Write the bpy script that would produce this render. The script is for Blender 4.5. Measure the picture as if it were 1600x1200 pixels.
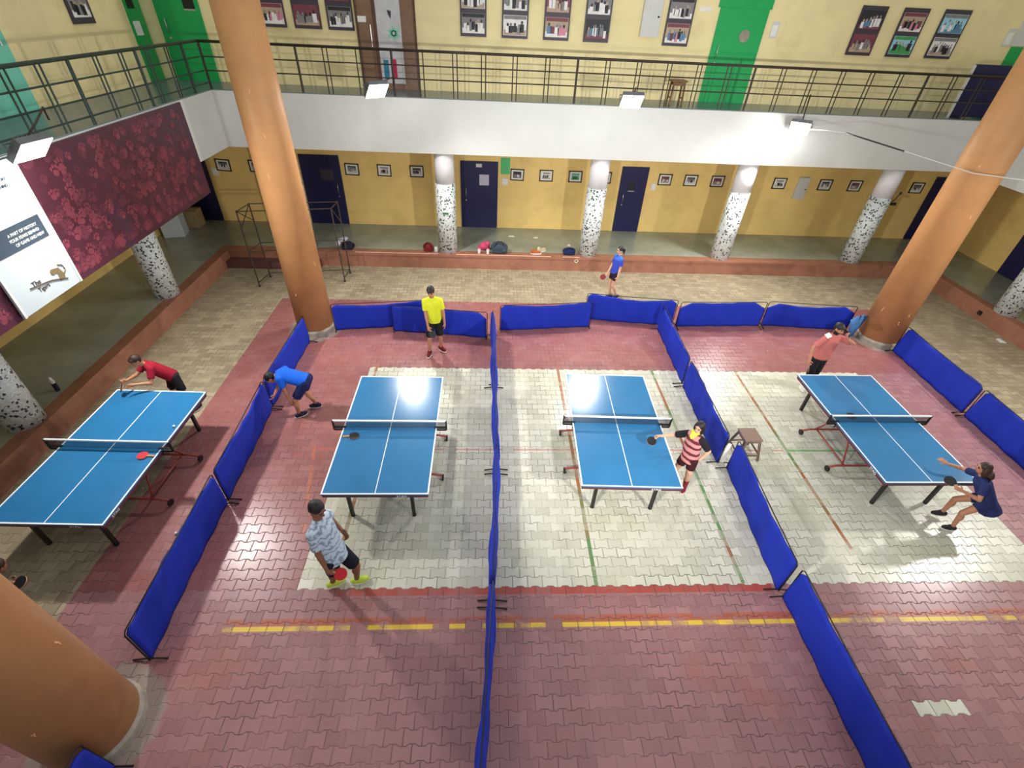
import bpy, bmesh, math, random
from mathutils import Vector, Matrix

# ------------------------------------------------------------------ scene, camera, light, exposure
for o in list(bpy.data.objects):
    bpy.data.objects.remove(o)
S = bpy.context.scene
COL = S.collection
S.view_settings.view_transform = 'Standard'
S.view_settings.look = 'None'
S.view_settings.gamma = 1.0
S.view_settings.use_curve_mapping = False
S.view_settings.exposure = 0.0

cam_d = bpy.data.cameras.new('camera')
cam_d.sensor_fit = 'HORIZONTAL'
cam_d.sensor_width = 36.0
cam_d.lens = 36.0 * 747.306 / 1600.0
cam_d.clip_end = 200
cam = bpy.data.objects.new('camera', cam_d)
COL.objects.link(cam)
yaw, pit, rol = math.radians(3.761), math.radians(38.563), math.radians(2.949)
fw = Vector((math.sin(yaw) * math.cos(pit), math.cos(yaw) * math.cos(pit), -math.sin(pit)))
rt = fw.cross(Vector((0, 0, 1))).normalized()
up = rt.cross(fw)
rt2 = math.cos(rol) * rt + math.sin(rol) * up
up2 = -math.sin(rol) * rt + math.cos(rol) * up
M = Matrix((rt2, up2, -fw)).transposed().to_4x4()
M.translation = Vector((0, 0, 6.3114))
cam.matrix_world = M
S.camera = cam

world = bpy.data.worlds.new('dusk_light')
S.world = world
world.use_nodes = True
bg = world.node_tree.nodes['Background']
bg.inputs['Color'].default_value = (0.90, 0.96, 1.0, 1)
bg.inputs['Strength'].default_value = 0.62

# floodlights: arm foot on the railing, lamp head, power, tilt (share of downward aim)
LAMPS = [
    ((-6.604, 8.30, 4.82), (-6.00, 7.05, 4.52), 700, 0.9),
    ((-2.30, 13.435, 4.82), (-2.40, 11.90, 4.71), 640, 0.75),
    ((3.52, 13.435, 4.82), (3.05, 11.80, 4.72), 640, 0.75),
    ((7.90, 13.435, 4.82), (7.62, 12.90, 4.16), 600, 0.75),
    ((13.004, 6.60, 4.82), (11.45, 6.30, 4.42), 700, 0.9),
    ((-2.30, -0.61, 4.43), (-2.30, -0.30, 4.75), 1900, 0.10),
    ((5.00, -0.61, 4.43), (5.00, -0.30, 4.75), 1900, 0.10),
]

# ------------------------------------------------------------------ helpers
def lin(c):
    return tuple((v / 12.92 if v <= 0.04045 else ((v + 0.055) / 1.055) ** 2.4) for v in c)

def rgb(r, g, b):
    return lin((r / 255.0, g / 255.0, b / 255.0))

class X:
    """tiny expression wrapper over shader math nodes"""
    def __init__(s, nt, v): s.nt = nt; s.v = v
    def _op(s, op, *a, clamp=False):
        n = s.nt.nodes.new('ShaderNodeMath'); n.operation = op; n.use_clamp = clamp
        for i, q in enumerate((s,) + a):
            q = q.v if isinstance(q, X) else q
            if isinstance(q, (int, float)): n.inputs[i].default_value = q
            else: s.nt.links.new(q, n.inputs[i])
        return X(s.nt, n.outputs[0])
    def __add__(s, o): return s._op('ADD', o)
    __radd__ = __add__
    def __sub__(s, o): return s._op('SUBTRACT', o)
    def __rsub__(s, o): return X(s.nt, o)._op('SUBTRACT', s)
    def __mul__(s, o): return s._op('MULTIPLY', o)
    __rmul__ = __mul__
    def __truediv__(s, o): return s._op('DIVIDE', o)
    def floor(s): return s._op('FLOOR')
    def round(s): return s._op('ROUND')
    def fract(s): return s._op('FRACT')
    def abs(s): return s._op('ABSOLUTE')
    def mod(s, o): return s._op('FLOORED_MODULO', o)
    def min(s, o): return s._op('MINIMUM', o)
    def max(s, o): return s._op('MAXIMUM', o)
    def lt(s, o): return s._op('LESS_THAN', o)
    def gt(s, o): return s._op('GREATER_THAN', o)
    def clamp(s, lo=0.0, hi=1.0): return s.max(lo).min(hi)

def mix(nt, f, a, b):
    n = nt.nodes.new('ShaderNodeMix'); n.data_type = 'RGBA'
    for sock, v in ((n.inputs[0], f), (n.inputs[6], a), (n.inputs[7], b)):
        v = v.v if isinstance(v, X) else v
        if isinstance(v, (int, float)): sock.default_value = v
        elif isinstance(v, tuple): sock.default_value = (*v[:3], 1)
        else: nt.links.new(v, sock)
    return n.outputs[2]

def noise(nt, vec, scale, detail=3.0, rough=0.55, kind='OBJECT'):
    n = nt.nodes.new('ShaderNodeTexNoise')
    n.inputs['Scale'].default_value = scale; n.inputs['Detail'].default_value = detail
    n.inputs['Roughness'].default_value = rough
    if vec is not None: nt.links.new(vec, n.inputs['Vector'])
    return X(nt, n.outputs['Fac'])

def new_mat(name):
    m = bpy.data.materials.new(name); m.use_nodes = True
    nt = m.node_tree; b = nt.nodes['Principled BSDF']
    return m, nt, b

def position(nt):
    return nt.nodes.new('ShaderNodeNewGeometry').outputs['Position']

def mat(name, c, rough=0.6, metal=0.0, var=0.10, scale=6.0, spec=0.4, bump=0.0, bscale=60.0, dirt=None, dirt_amt=0.0, dirt_scale=1.2):
    m, nt, b = new_mat(name)
    p = position(nt)
    n = noise(nt, p, scale)
    lo = tuple(v * (1 - var) for v in c); hi = tuple(min(1.0, v * (1 + var)) for v in c)
    col = mix(nt, ((n - 0.3) * 2.5).clamp(), lo, hi)
    if dirt:
        d = noise(nt, p, dirt_scale, 6.0, 0.65)
        col = mix(nt, ((d - 0.52) * 5.0).clamp() * dirt_amt, col, dirt)
    nt.links.new(col, b.inputs['Base Color'])
    b.inputs['Roughness'].default_value = rough
    b.inputs['Metallic'].default_value = metal
    b.inputs['Specular IOR Level'].default_value = spec
    if bump > 0:
        bn = nt.nodes.new('ShaderNodeBump'); bn.inputs['Strength'].default_value = bump; bn.inputs['Distance'].default_value = 0.01
        nt.links.new(noise(nt, p, bscale).v, bn.inputs['Height'])
        nt.links.new(bn.outputs[0], b.inputs['Normal'])
    return m

class MB:
    """collects simple solids and links them as one mesh object"""
    def __init__(s): s.v = []; s.f = []; s.mi = []
    def add(s, vs, fs, mi=0):
        o = len(s.v); s.v += [tuple(v) for v in vs]
        s.f += [tuple(i + o for i in f) for f in fs]; s.mi += [mi] * len(fs); return s
    def box(s, x0, x1, y0, y1, z0, z1, mi=0):
        vs = [(x, y, z) for z in (z0, z1) for y in (y0, y1) for x in (x0, x1)]
        return s.add(vs, [(0, 2, 3, 1), (4, 5, 7, 6), (0, 1, 5, 4), (2, 6, 7, 3), (0, 4, 6, 2), (1, 3, 7, 5)], mi)
    def obox(s, c, ax, ay, az, mi=0):
        c = Vector(c); ax, ay, az = Vector(ax), Vector(ay), Vector(az)
        vs = [c + ax * i + ay * j + az * k for k in (-1, 1) for j in (-1, 1) for i in (-1, 1)]
        return s.add(vs, [(0, 2, 3, 1), (4, 5, 7, 6), (0, 1, 5, 4), (2, 6, 7, 3), (0, 4, 6, 2), (1, 3, 7, 5)], mi)
    def ecyl(s, p0, p1, ra, rb=None, right=None, n=16, mi=0):
        """elliptic cylinder; ra, rb = (a, b) radii at each end; right = direction of radius a"""
        p0, p1 = Vector(p0), Vector(p1)
        if not isinstance(ra, tuple): ra = (ra, ra)
        rb = ra if rb is None else rb
        if not isinstance(rb, tuple): rb = (rb, rb)
        d = (p1 - p0).normalized()
        r = Vector(right) if right is not None else (Vector((1, 0, 0)) if abs(d.x) < 0.8 else Vector((0, 1, 0)))
        r = (r - d * r.dot(d)).normalized(); u = d.cross(r)
        vs = []
        for p, R in ((p0, ra), (p1, rb)):
            for k in range(n):
                t = 2 * math.pi * k / n
                vs.append(p + r * (R[0] * math.cos(t)) + u * (R[1] * math.sin(t)))
        fs = [(k, (k + 1) % n, n + (k + 1) % n, n + k) for k in range(n)]
        fs += [tuple(reversed(range(n))), tuple(range(n, 2 * n))]
        return s.add(vs, fs, mi)
    def ell(s, c, R, ax=None, n=14, m=9, mi=0):
        """ellipsoid; R radii along axes ax (3 vectors)"""
        c = Vector(c); ax = ax or (Vector((1, 0, 0)), Vector((0, 1, 0)), Vector((0, 0, 1)))
        if not isinstance(R, (tuple, list)): R = (R, R, R)
        vs = [c + ax[2] * R[2]]
        for i in range(1, m):
            a = math.pi * i / m
            for k in range(n):
                t = 2 * math.pi * k / n
                vs.append(c + ax[0] * (R[0] * math.sin(a) * math.cos(t)) + ax[1] * (R[1] * math.sin(a) * math.sin(t)) + ax[2] * (R[2] * math.cos(a)))
        vs.append(c - ax[2] * R[2]); L = len(vs) - 1
        fs = [(0, 1 + k, 1 + (k + 1) % n) for k in range(n)]
        for i in range(m - 2):
            for k in range(n):
                a, b2 = 1 + i * n + k, 1 + i * n + (k + 1) % n
                fs.append((a, a + n, b2 + n, b2))
        fs += [(L, L - n + (k + 1) % n, L - n + k) for k in range(n)]
        return s.add(vs, fs, mi)
    def caps(s, p0, p1, r0, r1=None, n=12, mi=0):
        r1 = r0 if r1 is None else r1
        s.ecyl(p0, p1, r0, r1, n=n, mi=mi); s.ell(p0, r0, n=n, m=7, mi=mi); return s.ell(p1, r1, n=n, m=7, mi=mi)
    def tube(s, pts, r, n=8, mi=0):
        pts = [Vector(p) for p in pts]; vs = []; fs = []
        prev = None
        for i, p in enumerate(pts):
            d = (pts[min(i + 1, len(pts) - 1)] - pts[max(i - 1, 0)]).normalized()
            ref = Vector((0, 0, 1)) if abs(d.z) < 0.9 else Vector((0, 1, 0))
            a = d.cross(ref).normalized() if prev is None else (prev - d * prev.dot(d)).normalized()
            prev = a; b = d.cross(a)
            vs += [p + (a * math.cos(2 * math.pi * k / n) + b * math.sin(2 * math.pi * k / n)) * r for k in range(n)]
        for i in range(len(pts) - 1):
            for k in range(n):
                fs.append((i * n + k, i * n + (k + 1) % n, (i + 1) * n + (k + 1) % n, (i + 1) * n + k))
        fs += [tuple(reversed(range(n))), tuple(range((len(pts) - 1) * n, len(pts) * n))]
        return s.add(vs, fs, mi)
    def poly(s, pts, mi=0):
        return s.add(pts, [tuple(range(len(pts)))], mi)
    def prism(s, pts, d, mi=0):
        pts = [Vector(p) for p in pts]; d = Vector(d); n = len(pts)
        fs = [tuple(reversed(range(n))), tuple(range(n, 2 * n))] + [(k, (k + 1) % n, n + (k + 1) % n, n + k) for k in range(n)]
        return s.add(pts + [p + d for p in pts], fs, mi)
    def build(s, name, m, parent=None, smooth=False, fix=True):
        me = bpy.data.meshes.new(name); me.from_pydata(s.v, [], s.f)
        for q in (m if isinstance(m, (list, tuple)) else [m]): me.materials.append(q)
        me.polygons.foreach_set('material_index', s.mi)
        if fix:
            bm = bmesh.new(); bm.from_mesh(me); bmesh.ops.recalc_face_normals(bm, faces=bm.faces); bm.to_mesh(me); bm.free()
        if smooth: me.polygons.foreach_set('use_smooth', [True] * len(me.polygons))
        o = bpy.data.objects.new(name, me); COL.objects.link(o)
        if parent is not None: o.parent = parent
        return o

def tag(o, label=None, cat=None, group=None, kind=None):
    if label: o['label'] = label
    if cat: o['category'] = cat
    if group: o['group'] = group
    if kind: o['kind'] = kind
    return o

def thing(name, label, cat, loc=(0, 0, 0), rz=0.0, group=None):
    o = bpy.data.objects.new(name, None); COL.objects.link(o)
    o.empty_display_size = 0.2
    o.location = loc; o.rotation_euler = (0, 0, rz)
    return tag(o, label, cat, group)

def struct(o, label=None):
    o['kind'] = 'structure'
    if label: o['label'] = label
    return o

def dup(root, loc, rz, label=None, group=None):
    r = root.copy(); COL.objects.link(r); r.location = loc; r.rotation_euler = (0, 0, rz)
    if label: r['label'] = label
    if group: r['group'] = group
    for ch in list(root.children):
        c = ch.copy(); COL.objects.link(c); c.parent = r
        for g in list(ch.children):
            d = g.copy(); COL.objects.link(d); d.parent = c
    return r

def bevel(o, w=0.008, seg=2):
    b = o.modifiers.new('bevel', 'BEVEL'); b.width = w; b.segments = seg; b.limit_method = 'ANGLE'; return o

def text(name, s, size, m, parent, o, ex, ey, extrude=0.002):
    """lettering as a mesh: o = left end of the base line, ex = reading direction, ey = up"""
    cu = bpy.data.curves.new(name, 'FONT'); cu.body = s; cu.size = size; cu.extrude = extrude
    tmp = bpy.data.objects.new(name, cu); COL.objects.link(tmp)
    dg = bpy.context.evaluated_depsgraph_get(); dg.update()
    me = bpy.data.meshes.new_from_object(tmp.evaluated_get(dg)); bpy.data.objects.remove(tmp)
    ex, ey = Vector(ex).normalized(), Vector(ey).normalized(); ez = ex.cross(ey)
    T = Matrix((ex, ey, ez)).transposed().to_4x4(); T.translation = Vector(o)
    me.transform(T); me.materials.clear(); me.materials.append(m)
    ob = bpy.data.objects.new(name, me); COL.objects.link(ob)
    if parent is not None: ob.parent = parent
    return ob

R = random.Random(7)
# ------------------------------------------------------------------ materials
def floor_material():
    m, nt, b = new_mat('interlocking_pavers')
    sep = nt.nodes.new('ShaderNodeSeparateXYZ'); P = position(nt); nt.links.new(P, sep.inputs[0])
    x, y = X(nt, sep.outputs[0]), X(nt, sep.outputs[1])
    H, W = 0.1480, 0.2090
    v = (y - 3.405) / H
    u0 = (x + 0.04) / W
    k = v.round()
    tt = ((u0 - 0.5 * (k - 1)).fract() - 0.5).abs() * 2.0          # 1 at a seam of the row below, 0 at mid tile
    trap = ((tt - 0.5) * 6.5).clamp(-1.0, 1.0)
    bnd = k + trap * 0.075
    row = k - 1 + v.gt(bnd)
    d1 = (v - bnd).abs() * H
    u = u0 - 0.5 * row
    cx = (u.floor() + 0.5 + 0.5 * row) * W - 0.04
    cy = (row + 0.5) * H + 3.405
    fr = u.fract()
    d2 = fr.min(1.0 - fr) * W
    joint = 1.0 - ((d1.min(d2) - 0.0032) / 0.0040).clamp()
    # per tile random
    cmb = nt.nodes.new('ShaderNodeCombineXYZ')
    nt.links.new(cx.v, cmb.inputs[0]); nt.links.new(cy.v, cmb.inputs[1])
    wn = nt.nodes.new('ShaderNodeTexWhiteNoise'); wn.noise_dimensions = '2D'
    nt.links.new(cmb.outputs[0], wn.inputs['Vector'])
    rnd = X(nt, wn.outputs['Value'])
    big = noise(nt, P, 0.7, 5.0, 0.6); med = noise(nt, P, 3.0, 5.0, 0.65); fine = noise(nt, P, 55.0, 4.0, 0.7)
    cream = (x - 2.94).abs().lt(5.48) * (cy - 5.955).abs().lt(2.555)
    patch = (cx - 5.49).abs().lt(0.32) * (cy - 1.85).abs().lt(0.075)
    cream = cream.max(patch)
    red = (x - 2.74).abs().lt(8.14) * cy.lt(11.45)
    c_cream = mix(nt, rnd, rgb(194, 190, 171), rgb(214, 210, 193))
    c_cream = mix(nt, ((big - 0.50) * 4.0).clamp() * 0.5, c_cream, rgb(188, 186, 146))
    c_red = mix(nt, rnd, rgb(150, 105, 105), rgb(163, 117, 116))
    c_red = mix(nt, ((med - 0.5) * 4.0).clamp() * 0.4, c_red, rgb(144, 106, 110))
    c_red = mix(nt, ((big - 0.52) * 5.0).clamp() * 0.6, c_red, rgb(164, 98, 86))
    redder = (x.lt(-2.5) * cy.gt(3.4)).max(cy.gt(8.5))                 # left and back surround: deeper, more saturated red
    c_red = mix(nt, redder * (0.35 + 0.45 * ((med - 0.35) * 3.0).clamp()), c_red, rgb(146, 82, 76))
    c_out = mix(nt, rnd, rgb(140, 127, 102), rgb(166, 152, 124))
    c_out = mix(nt, ((med - 0.5) * 4.0).clamp() * 0.55, c_out, rgb(178, 163, 134))
    col = mix(nt, red, c_out, c_red)
    col = mix(nt, cream, col, c_cream)
    # cement skirts round the foot of the orange columns
    for ccx, ccy in ((-4.12, 9.99), (9.86, 9.90), (-4.16, 1.87)):
        dx, dy = x - ccx, y - ccy
        rr_ = (dx * dx + dy * dy)._op('SQRT') + (med - 0.5) * 0.25
        col = mix(nt, ((0.66 - rr_) * 14.0).clamp() * 0.85, col, rgb(150, 138, 126))
    # painted court lines, worn by noise
    wear = ((med * 0.5 + fine * 0.25 + rnd * 0.25 - 0.40) * 9.0).clamp()
    def band(a, c, w): return (a - c).abs().lt(w)
    def rng(a, lo, hi): return a.gt(lo) * a.lt(hi)
    mx = rng(x, -3.3, 12.0)
    col = mix(nt, band(y, 2.965, 0.045) * mx * wear * 0.75, col, rgb(176, 84, 44))
    col = mix(nt, band(y, 2.885, 0.030) * mx * wear, col, rgb(222, 186, 60))
    col = mix(nt, rng(y, 3.30, 3.43) * rng(x, -2.0, 4.05) * (1.0 - cream) * 0.8 * wear.max(0.55), col, rgb(172, 62, 44))
    alt = noise(nt, P, 0.9, 1.0)
    line_c = mix(nt, ((alt - 0.47) * 9.0).clamp(), rgb(164, 102, 62), rgb(100, 136, 82))
    for xc, lo, hi in ((1.55, 3.42, 8.5), (3.66, 3.42, 8.5), (5.575, 3.95, 8.5), (-2.10, 3.8, 5.0), (-2.40, 8.1, 8.5)):
        col = mix(nt, band(x, xc, 0.028) * rng(y, lo, hi) * wear.max(0.62), col, line_c)
    col = mix(nt, band(y, 6.0, 0.022) * rng(x, -3.0, 5.5) * wear * 0.6, col, rgb(190, 96, 84))
    col = mix(nt, band(y, 6.0, 0.026) * rng(x, 5.6, 7.0) * 0.8, col, rgb(96, 160, 90))
    col = mix(nt, band(x + (y - 6.0) * 0.19, -3.05, 0.03) * rng(y, 4.2, 6.1) * wear * 0.55, col, rgb(196, 110, 70))
    # specks of grit and the joints
    vo = nt.nodes.new('ShaderNodeTexVoronoi'); vo.inputs['Scale'].default_value = 1.7
    nt.links.new(P, vo.inputs['Vector'])
    col = mix(nt, X(nt, vo.outputs['Distance']).lt(0.022), col, rgb(220, 205, 190))
    jn = ((med - 0.36) * 5.0).clamp(0.25, 1.0)
    jn2 = ((noise(nt, P, 1.6, 3.0) - 0.38) * 5.0).clamp(0.22, 1.0)
    col = mix(nt, joint * jn2 * (0.55 + 0.4 * rnd), col, mix(nt, cream, rgb(92, 66, 66), rgb(112, 104, 88)))
    nt.links.new(col, b.inputs['Base Color'])
    b.inputs['Specular IOR Level'].default_value = 0.5
    rough = 0.20 + fine * 0.14 + rnd * 0.06 + joint * 0.3 + (1.0 - red) * 0.24
    nt.links.new(rough.v, b.inputs['Roughness'])
    bn = nt.nodes.new('ShaderNodeBump'); bn.inputs['Strength'].default_value = 0.6; bn.inputs['Distance'].default_value = 0.006
    hgt = 1.0 - joint + fine * 0.12 + rnd * 0.25
    nt.links.new(hgt.v, bn.inputs['Height'])
    nt.links.new(bn.outputs[0], b.inputs['Normal'])
    return m

def mosaic_material():
    m, nt, b = new_mat('broken_tile_mosaic')
    P = position(nt)
    mp = nt.nodes.new('ShaderNodeMapping'); mp.inputs['Scale'].default_value = (1, 1, 1)
    nt.links.new(P, mp.inputs['Vector'])
    v1 = nt.nodes.new('ShaderNodeTexVoronoi'); v1.inputs['Scale'].default_value = 26
    nt.links.new(mp.outputs[0], v1.inputs['Vector'])
    v2 = nt.nodes.new('ShaderNodeTexVoronoi'); v2.feature = 'DISTANCE_TO_EDGE'; v2.inputs['Scale'].default_value = 26
    nt.links.new(mp.outputs[0], v2.inputs['Vector'])
    sep = nt.nodes.new('ShaderNodeSeparateColor'); nt.links.new(v1.outputs['Color'], sep.inputs[0])
    r, g = X(nt, sep.outputs[0]), X(nt, sep.outputs[1])
    col = mix(nt, g, rgb(206, 214, 212), rgb(232, 236, 232))
    blk = r.lt(0.20) * X(nt, v2.outputs['Distance']).gt(0.05)
    col = mix(nt, blk, col, rgb(44, 46, 52))
    col = mix(nt, X(nt, v2.outputs['Distance']).lt(0.03), col, rgb(176, 182, 180))
    nt.links.new(col, b.inputs['Base Color']); b.inputs['Roughness'].default_value = 0.45
    return m

def stripe_material(name, a, c, period, duty, axis=2, wob=0.03, soft=4.0, third=None):
    m, nt, b = new_mat(name)
    P = position(nt); sep = nt.nodes.new('ShaderNodeSeparateXYZ'); nt.links.new(P, sep.inputs[0])
    t = X(nt, sep.outputs[axis]) + (noise(nt, P, 9.0) - 0.5) * wob
    f = (t / period).fract()
    s = ((duty - (f - 0.5).abs() * 2.0) * soft + 0.5).clamp()
    col = mix(nt, s, a, c)
    if third:
        f2 = (t / (period * 2) + 0.25).fract()
        col = mix(nt, ((0.45 - (f2 - 0.5).abs() * 2.0) * soft + 0.5).clamp(), col, third)
    nt.links.new(col, b.inputs['Base Color']); b.inputs['Roughness'].default_value = 0.85
    return m

def net_material():
    m, nt, b = new_mat('net_mesh')
    b.inputs['Base Color'].default_value = (*rgb(26, 40, 60), 1); b.inputs['Roughness'].default_value = 0.8
    tr = nt.nodes.new('ShaderNodeBsdfTransparent'); mx = nt.nodes.new('ShaderNodeMixShader')
    mx.inputs[0].default_value = 0.42
    nt.links.new(tr.outputs[0], mx.inputs[1]); nt.links.new(b.outputs[0], mx.inputs[2])
    nt.links.new(mx.outputs[0], nt.nodes['Material Output'].inputs['Surface'])
    return m

def emit_material(name, c, s):
    m, nt, b = new_mat(name)
    b.inputs['Base Color'].default_value = (*c, 1)
    b.inputs['Emission Color'].default_value = (*c, 1); b.inputs['Emission Strength'].default_value = s
    return m

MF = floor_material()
M_MOSAIC = mosaic_material()
M_YEL_LOW = mat('yellow_wall_shaded', rgb(238, 204, 126), 0.55, var=0.05, scale=1.5, dirt=rgb(180, 146, 80), dirt_amt=0.3)  # one wall yellow; shade under the gallery put in as deeper orange
M_YEL_UP = mat('yellow_wall_lit', rgb(234, 219, 164), 0.6, var=0.05, scale=1.5, dirt=rgb(176, 158, 96), dirt_amt=0.35)  # same wall yellow; stronger light upstairs put in as a paler tone
M_WHITE = mat('white_emulsion', rgb(206, 208, 203), 0.6, var=0.03, scale=1.0, dirt=rgb(186, 188, 180), dirt_amt=0.25)
M_COLW = mat('white_column_paint', rgb(224, 222, 224), 0.5, var=0.02)
M_ORANGE = mat('orange_column_paint', rgb(190, 139, 90), 0.5, var=0.06, scale=2.5, dirt=rgb(172, 116, 78), dirt_amt=0.4, bump=0.1, bscale=30)
M_SCUFF = mat('pale_scuff', rgb(222, 172, 124), 0.7)
M_CEMENT = mat('cement', rgb(150, 140, 128), 0.8, var=0.15, scale=9)
M_TERRA = mat('terracotta_oxide', rgb(156, 106, 84), 0.5, var=0.12, scale=4, dirt=rgb(112, 70, 52), dirt_amt=0.5, dirt_scale=2.5)
M_TERRA2 = mat('dark_oxide_step', rgb(98, 64, 56), 0.6, var=0.12, scale=4)
M_KOTA = mat('green_stone_floor', rgb(148, 154, 138), 0.22, var=0.14, scale=1.6, spec=0.5)
M_UPFLOOR = mat('grey_walkway_floor', rgb(104, 116, 120), 0.25, var=0.1, scale=2, spec=0.5)
M_NAVY = mat('navy_door_laminate', rgb(28, 30, 72), 0.4, var=0.05)
M_GREEN = mat('green_door_paint', rgb(22, 160, 84), 0.4, var=0.05)
M_GREEN_GLARE = mat('green_door_glare', rgb(120, 204, 178), 0.45, var=0.05)  # door green paled to teal, glare put into the colour
M_BROWN = mat('brown_door_laminate', rgb(128, 98, 76), 0.45, var=0.1)
M_DKBROWN = mat('dark_brown_frame', rgb(86, 60, 48), 0.5)
M_STEEL = mat('brushed_steel', rgb(200, 200, 200), 0.3, metal=0.9, var=0.03)
M_BLACK = mat('black_paint', rgb(28, 27, 27), 0.5, var=0.1)
M_RAIL = mat('dark_railing_paint', rgb(52, 42, 36), 0.5, var=0.1)
M_RAILG = mat('dark_green_railing_paint', rgb(38, 58, 50), 0.5, var=0.1)
M_PAPER = mat('paper', rgb(232, 230, 222), 0.8, var=0.03)
M_LILAC = mat('lilac_paper', rgb(190, 186, 206), 0.8, var=0.03)
M_GREY = mat('pale_grey_panel', rgb(206, 206, 200), 0.5, var=0.03)
M_FRAME = mat('black_picture_frame', rgb(34, 28, 26), 0.45)
M_MOUNTD = mat('dark_picture_board', rgb(62, 56, 66), 0.45, var=0.06)
M_CARD = mat('white_mount_card', rgb(228, 226, 214), 0.7, var=0.02)
M_BLUE = mat('royal_blue_barrier_cloth', rgb(22, 44, 160), 0.75, var=0.07, scale=3, spec=0.25, bump=0.15, bscale=12)
M_BLUEP = mat('pale_blue_trim', rgb(150, 166, 214), 0.7)
M_TTBLUE = mat('table_blue_lacquer', rgb(44, 112, 160), 0.20, var=0.04, scale=3, spec=0.5)
M_LINE = mat('white_line_paint', rgb(236, 240, 240), 0.4, var=0.01)
M_APRON = mat('maroon_apron', rgb(96, 42, 52), 0.5)
M_LEG = mat('black_leg_steel', rgb(34, 32, 28), 0.45)
M_REDBAR = mat('red_carriage_bar', rgb(150, 62, 52), 0.5)
M_RUB_R = mat('red_rubber', rgb(196, 30, 44), 0.6)
M_RUB_B = mat('black_rubber', rgb(26, 26, 30), 0.6)
M_WOOD = mat('bat_wood', rgb(196, 152, 98), 0.5)
M_STOOL = mat('brown_plastic', rgb(120, 98, 86), 0.4, var=0.04)
M_STOOLW = mat('worn_brown_wood', rgb(118, 88, 58), 0.6, var=0.15, scale=12)
M_BANNER = mat('maroon_vinyl', rgb(78, 38, 52), 0.34, var=0.18, scale=1.3, dirt=rgb(62, 50, 70), dirt_amt=0.7, dirt_scale=1.0)
M_PAW1 = mat('pink_print', rgb(124, 58, 70), 0.4, var=0.12)
M_PAW2 = mat('faded_pink_print', rgb(100, 48, 62), 0.4, var=0.12)
M_VINYLW = mat('white_vinyl', rgb(182, 192, 194), 0.35, var=0.02)
M_SLATE = mat('slate_print', rgb(58, 72, 84), 0.4, var=0.05)
M_TAWNY = mat('tawny_print', rgb(112, 98, 70), 0.5, var=0.2, scale=30)
M_BARK = mat('bark_print', rgb(72, 58, 50), 0.5)
M_GLASSW = emit_material('lit_lens', (1.0, 0.98, 0.92), 30.0)
M_ALU = mat('cast_aluminium', rgb(120, 122, 124), 0.4, metal=0.6)
M_NET = net_material()
M_GRNNOTE = mat('green_notice', rgb(90, 190, 120), 0.6)
M_REDF = mat('red_paper_flower', rgb(216, 62, 44), 0.6)
M_MINT = mat('mint_paint', rgb(96, 196, 164), 0.6)
M_POSTER = mat('grey_white_canvas', rgb(196, 196, 196), 0.6, var=0.1, scale=5)
M_CRIM = mat('crimson_cloth', rgb(186, 40, 70), 0.7)
M_BLUE2 = mat('teal_blue_cloth', rgb(50, 120, 150), 0.7)

def skin(c): return mat('skin', c, 0.55, var=0.04, scale=20)
M_SKIN_L = skin(rgb(206, 160, 132)); M_SKIN_M = skin(rgb(176, 122, 92)); M_SKIN_D = skin(rgb(138, 92, 70))
M_HAIR = mat('black_hair', rgb(26, 22, 24), 0.5, var=0.2, scale=60, bump=0.4, bscale=120)
M_HAIRB = mat('dark_brown_hair', rgb(52, 32, 22), 0.5, var=0.2, scale=60, bump=0.4, bscale=120)
M_EYE = mat('dark_eye', rgb(24, 18, 16), 0.3)
M_LIP = mat('lip', rgb(140, 76, 70), 0.5)

def cloth(name, r, g, b): return mat(name, rgb(r, g, b), 0.85, var=0.08, scale=8, spec=0.2, bump=0.25, bscale=14)

# ------------------------------------------------------------------ the setting
def slab(name, x0, x1, y0, y1, z0, z1, m): return struct(MB().box(x0, x1, y0, y1, z0, z1).build(name, m))

XL, XR, YB = -7.50, 13.43, 13.43          # court edges
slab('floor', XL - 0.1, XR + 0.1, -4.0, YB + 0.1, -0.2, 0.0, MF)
KZ = 0.42
# raised corridors with an oxide riser and border
slab('floor_corridor_back', XL - 0.25, XR + 0.25, YB + 0.32, 15.9, 0.0, KZ, M_KOTA)
slab('floor_corridor_left', -10.0, XL - 0.25, -4.0, 15.9, 0.0, KZ, M_KOTA)
slab('floor_corridor_right', XR + 0.25, 15.8, -4.0, 15.9, 0.0, KZ, M_KOTA)
mb = MB()
mb.box(XL - 0.25, XR + 0.25, YB, YB + 0.32, 0.0, KZ)
mb.box(XL - 0.25, XR + 0.25, YB - 0.02, YB + 0.02, KZ - 0.05, KZ + 0.004)
struct(mb.build('trim_1', M_TERRA), 'terracotta oxide kerb along the back corridor')
mb = MB(); mb.box(XL - 0.25, XL, -4.0, YB, 0.0, KZ); struct(mb.build('trim_2', M_TERRA), 'terracotta oxide kerb along the left corridor')
mb = MB(); mb.box(XR, XR + 0.25, -4.0, YB, 0.0, KZ); struct(mb.build('trim_3', M_TERRA), 'terracotta oxide kerb along the right corridor')
mb = MB(); mb.box(XL, -4.9, YB - 0.32, YB, 0.0, 0.2); struct(mb.build('trim_4', M_TERRA2), 'dark oxide step at the back left corner')
# lower walls
slab('wall_back', -10.0, 15.8, 15.74, 15.94, KZ, 4.22, M_YEL_LOW)
slab('wall_left', -10.06, -9.86, -4.0, 15.74, KZ, 4.22, M_YEL_LOW)
slab('wall_right', 15.65, 15.85, -4.0, 15.74, KZ, 4.22, M_YEL_LOW)
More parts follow.
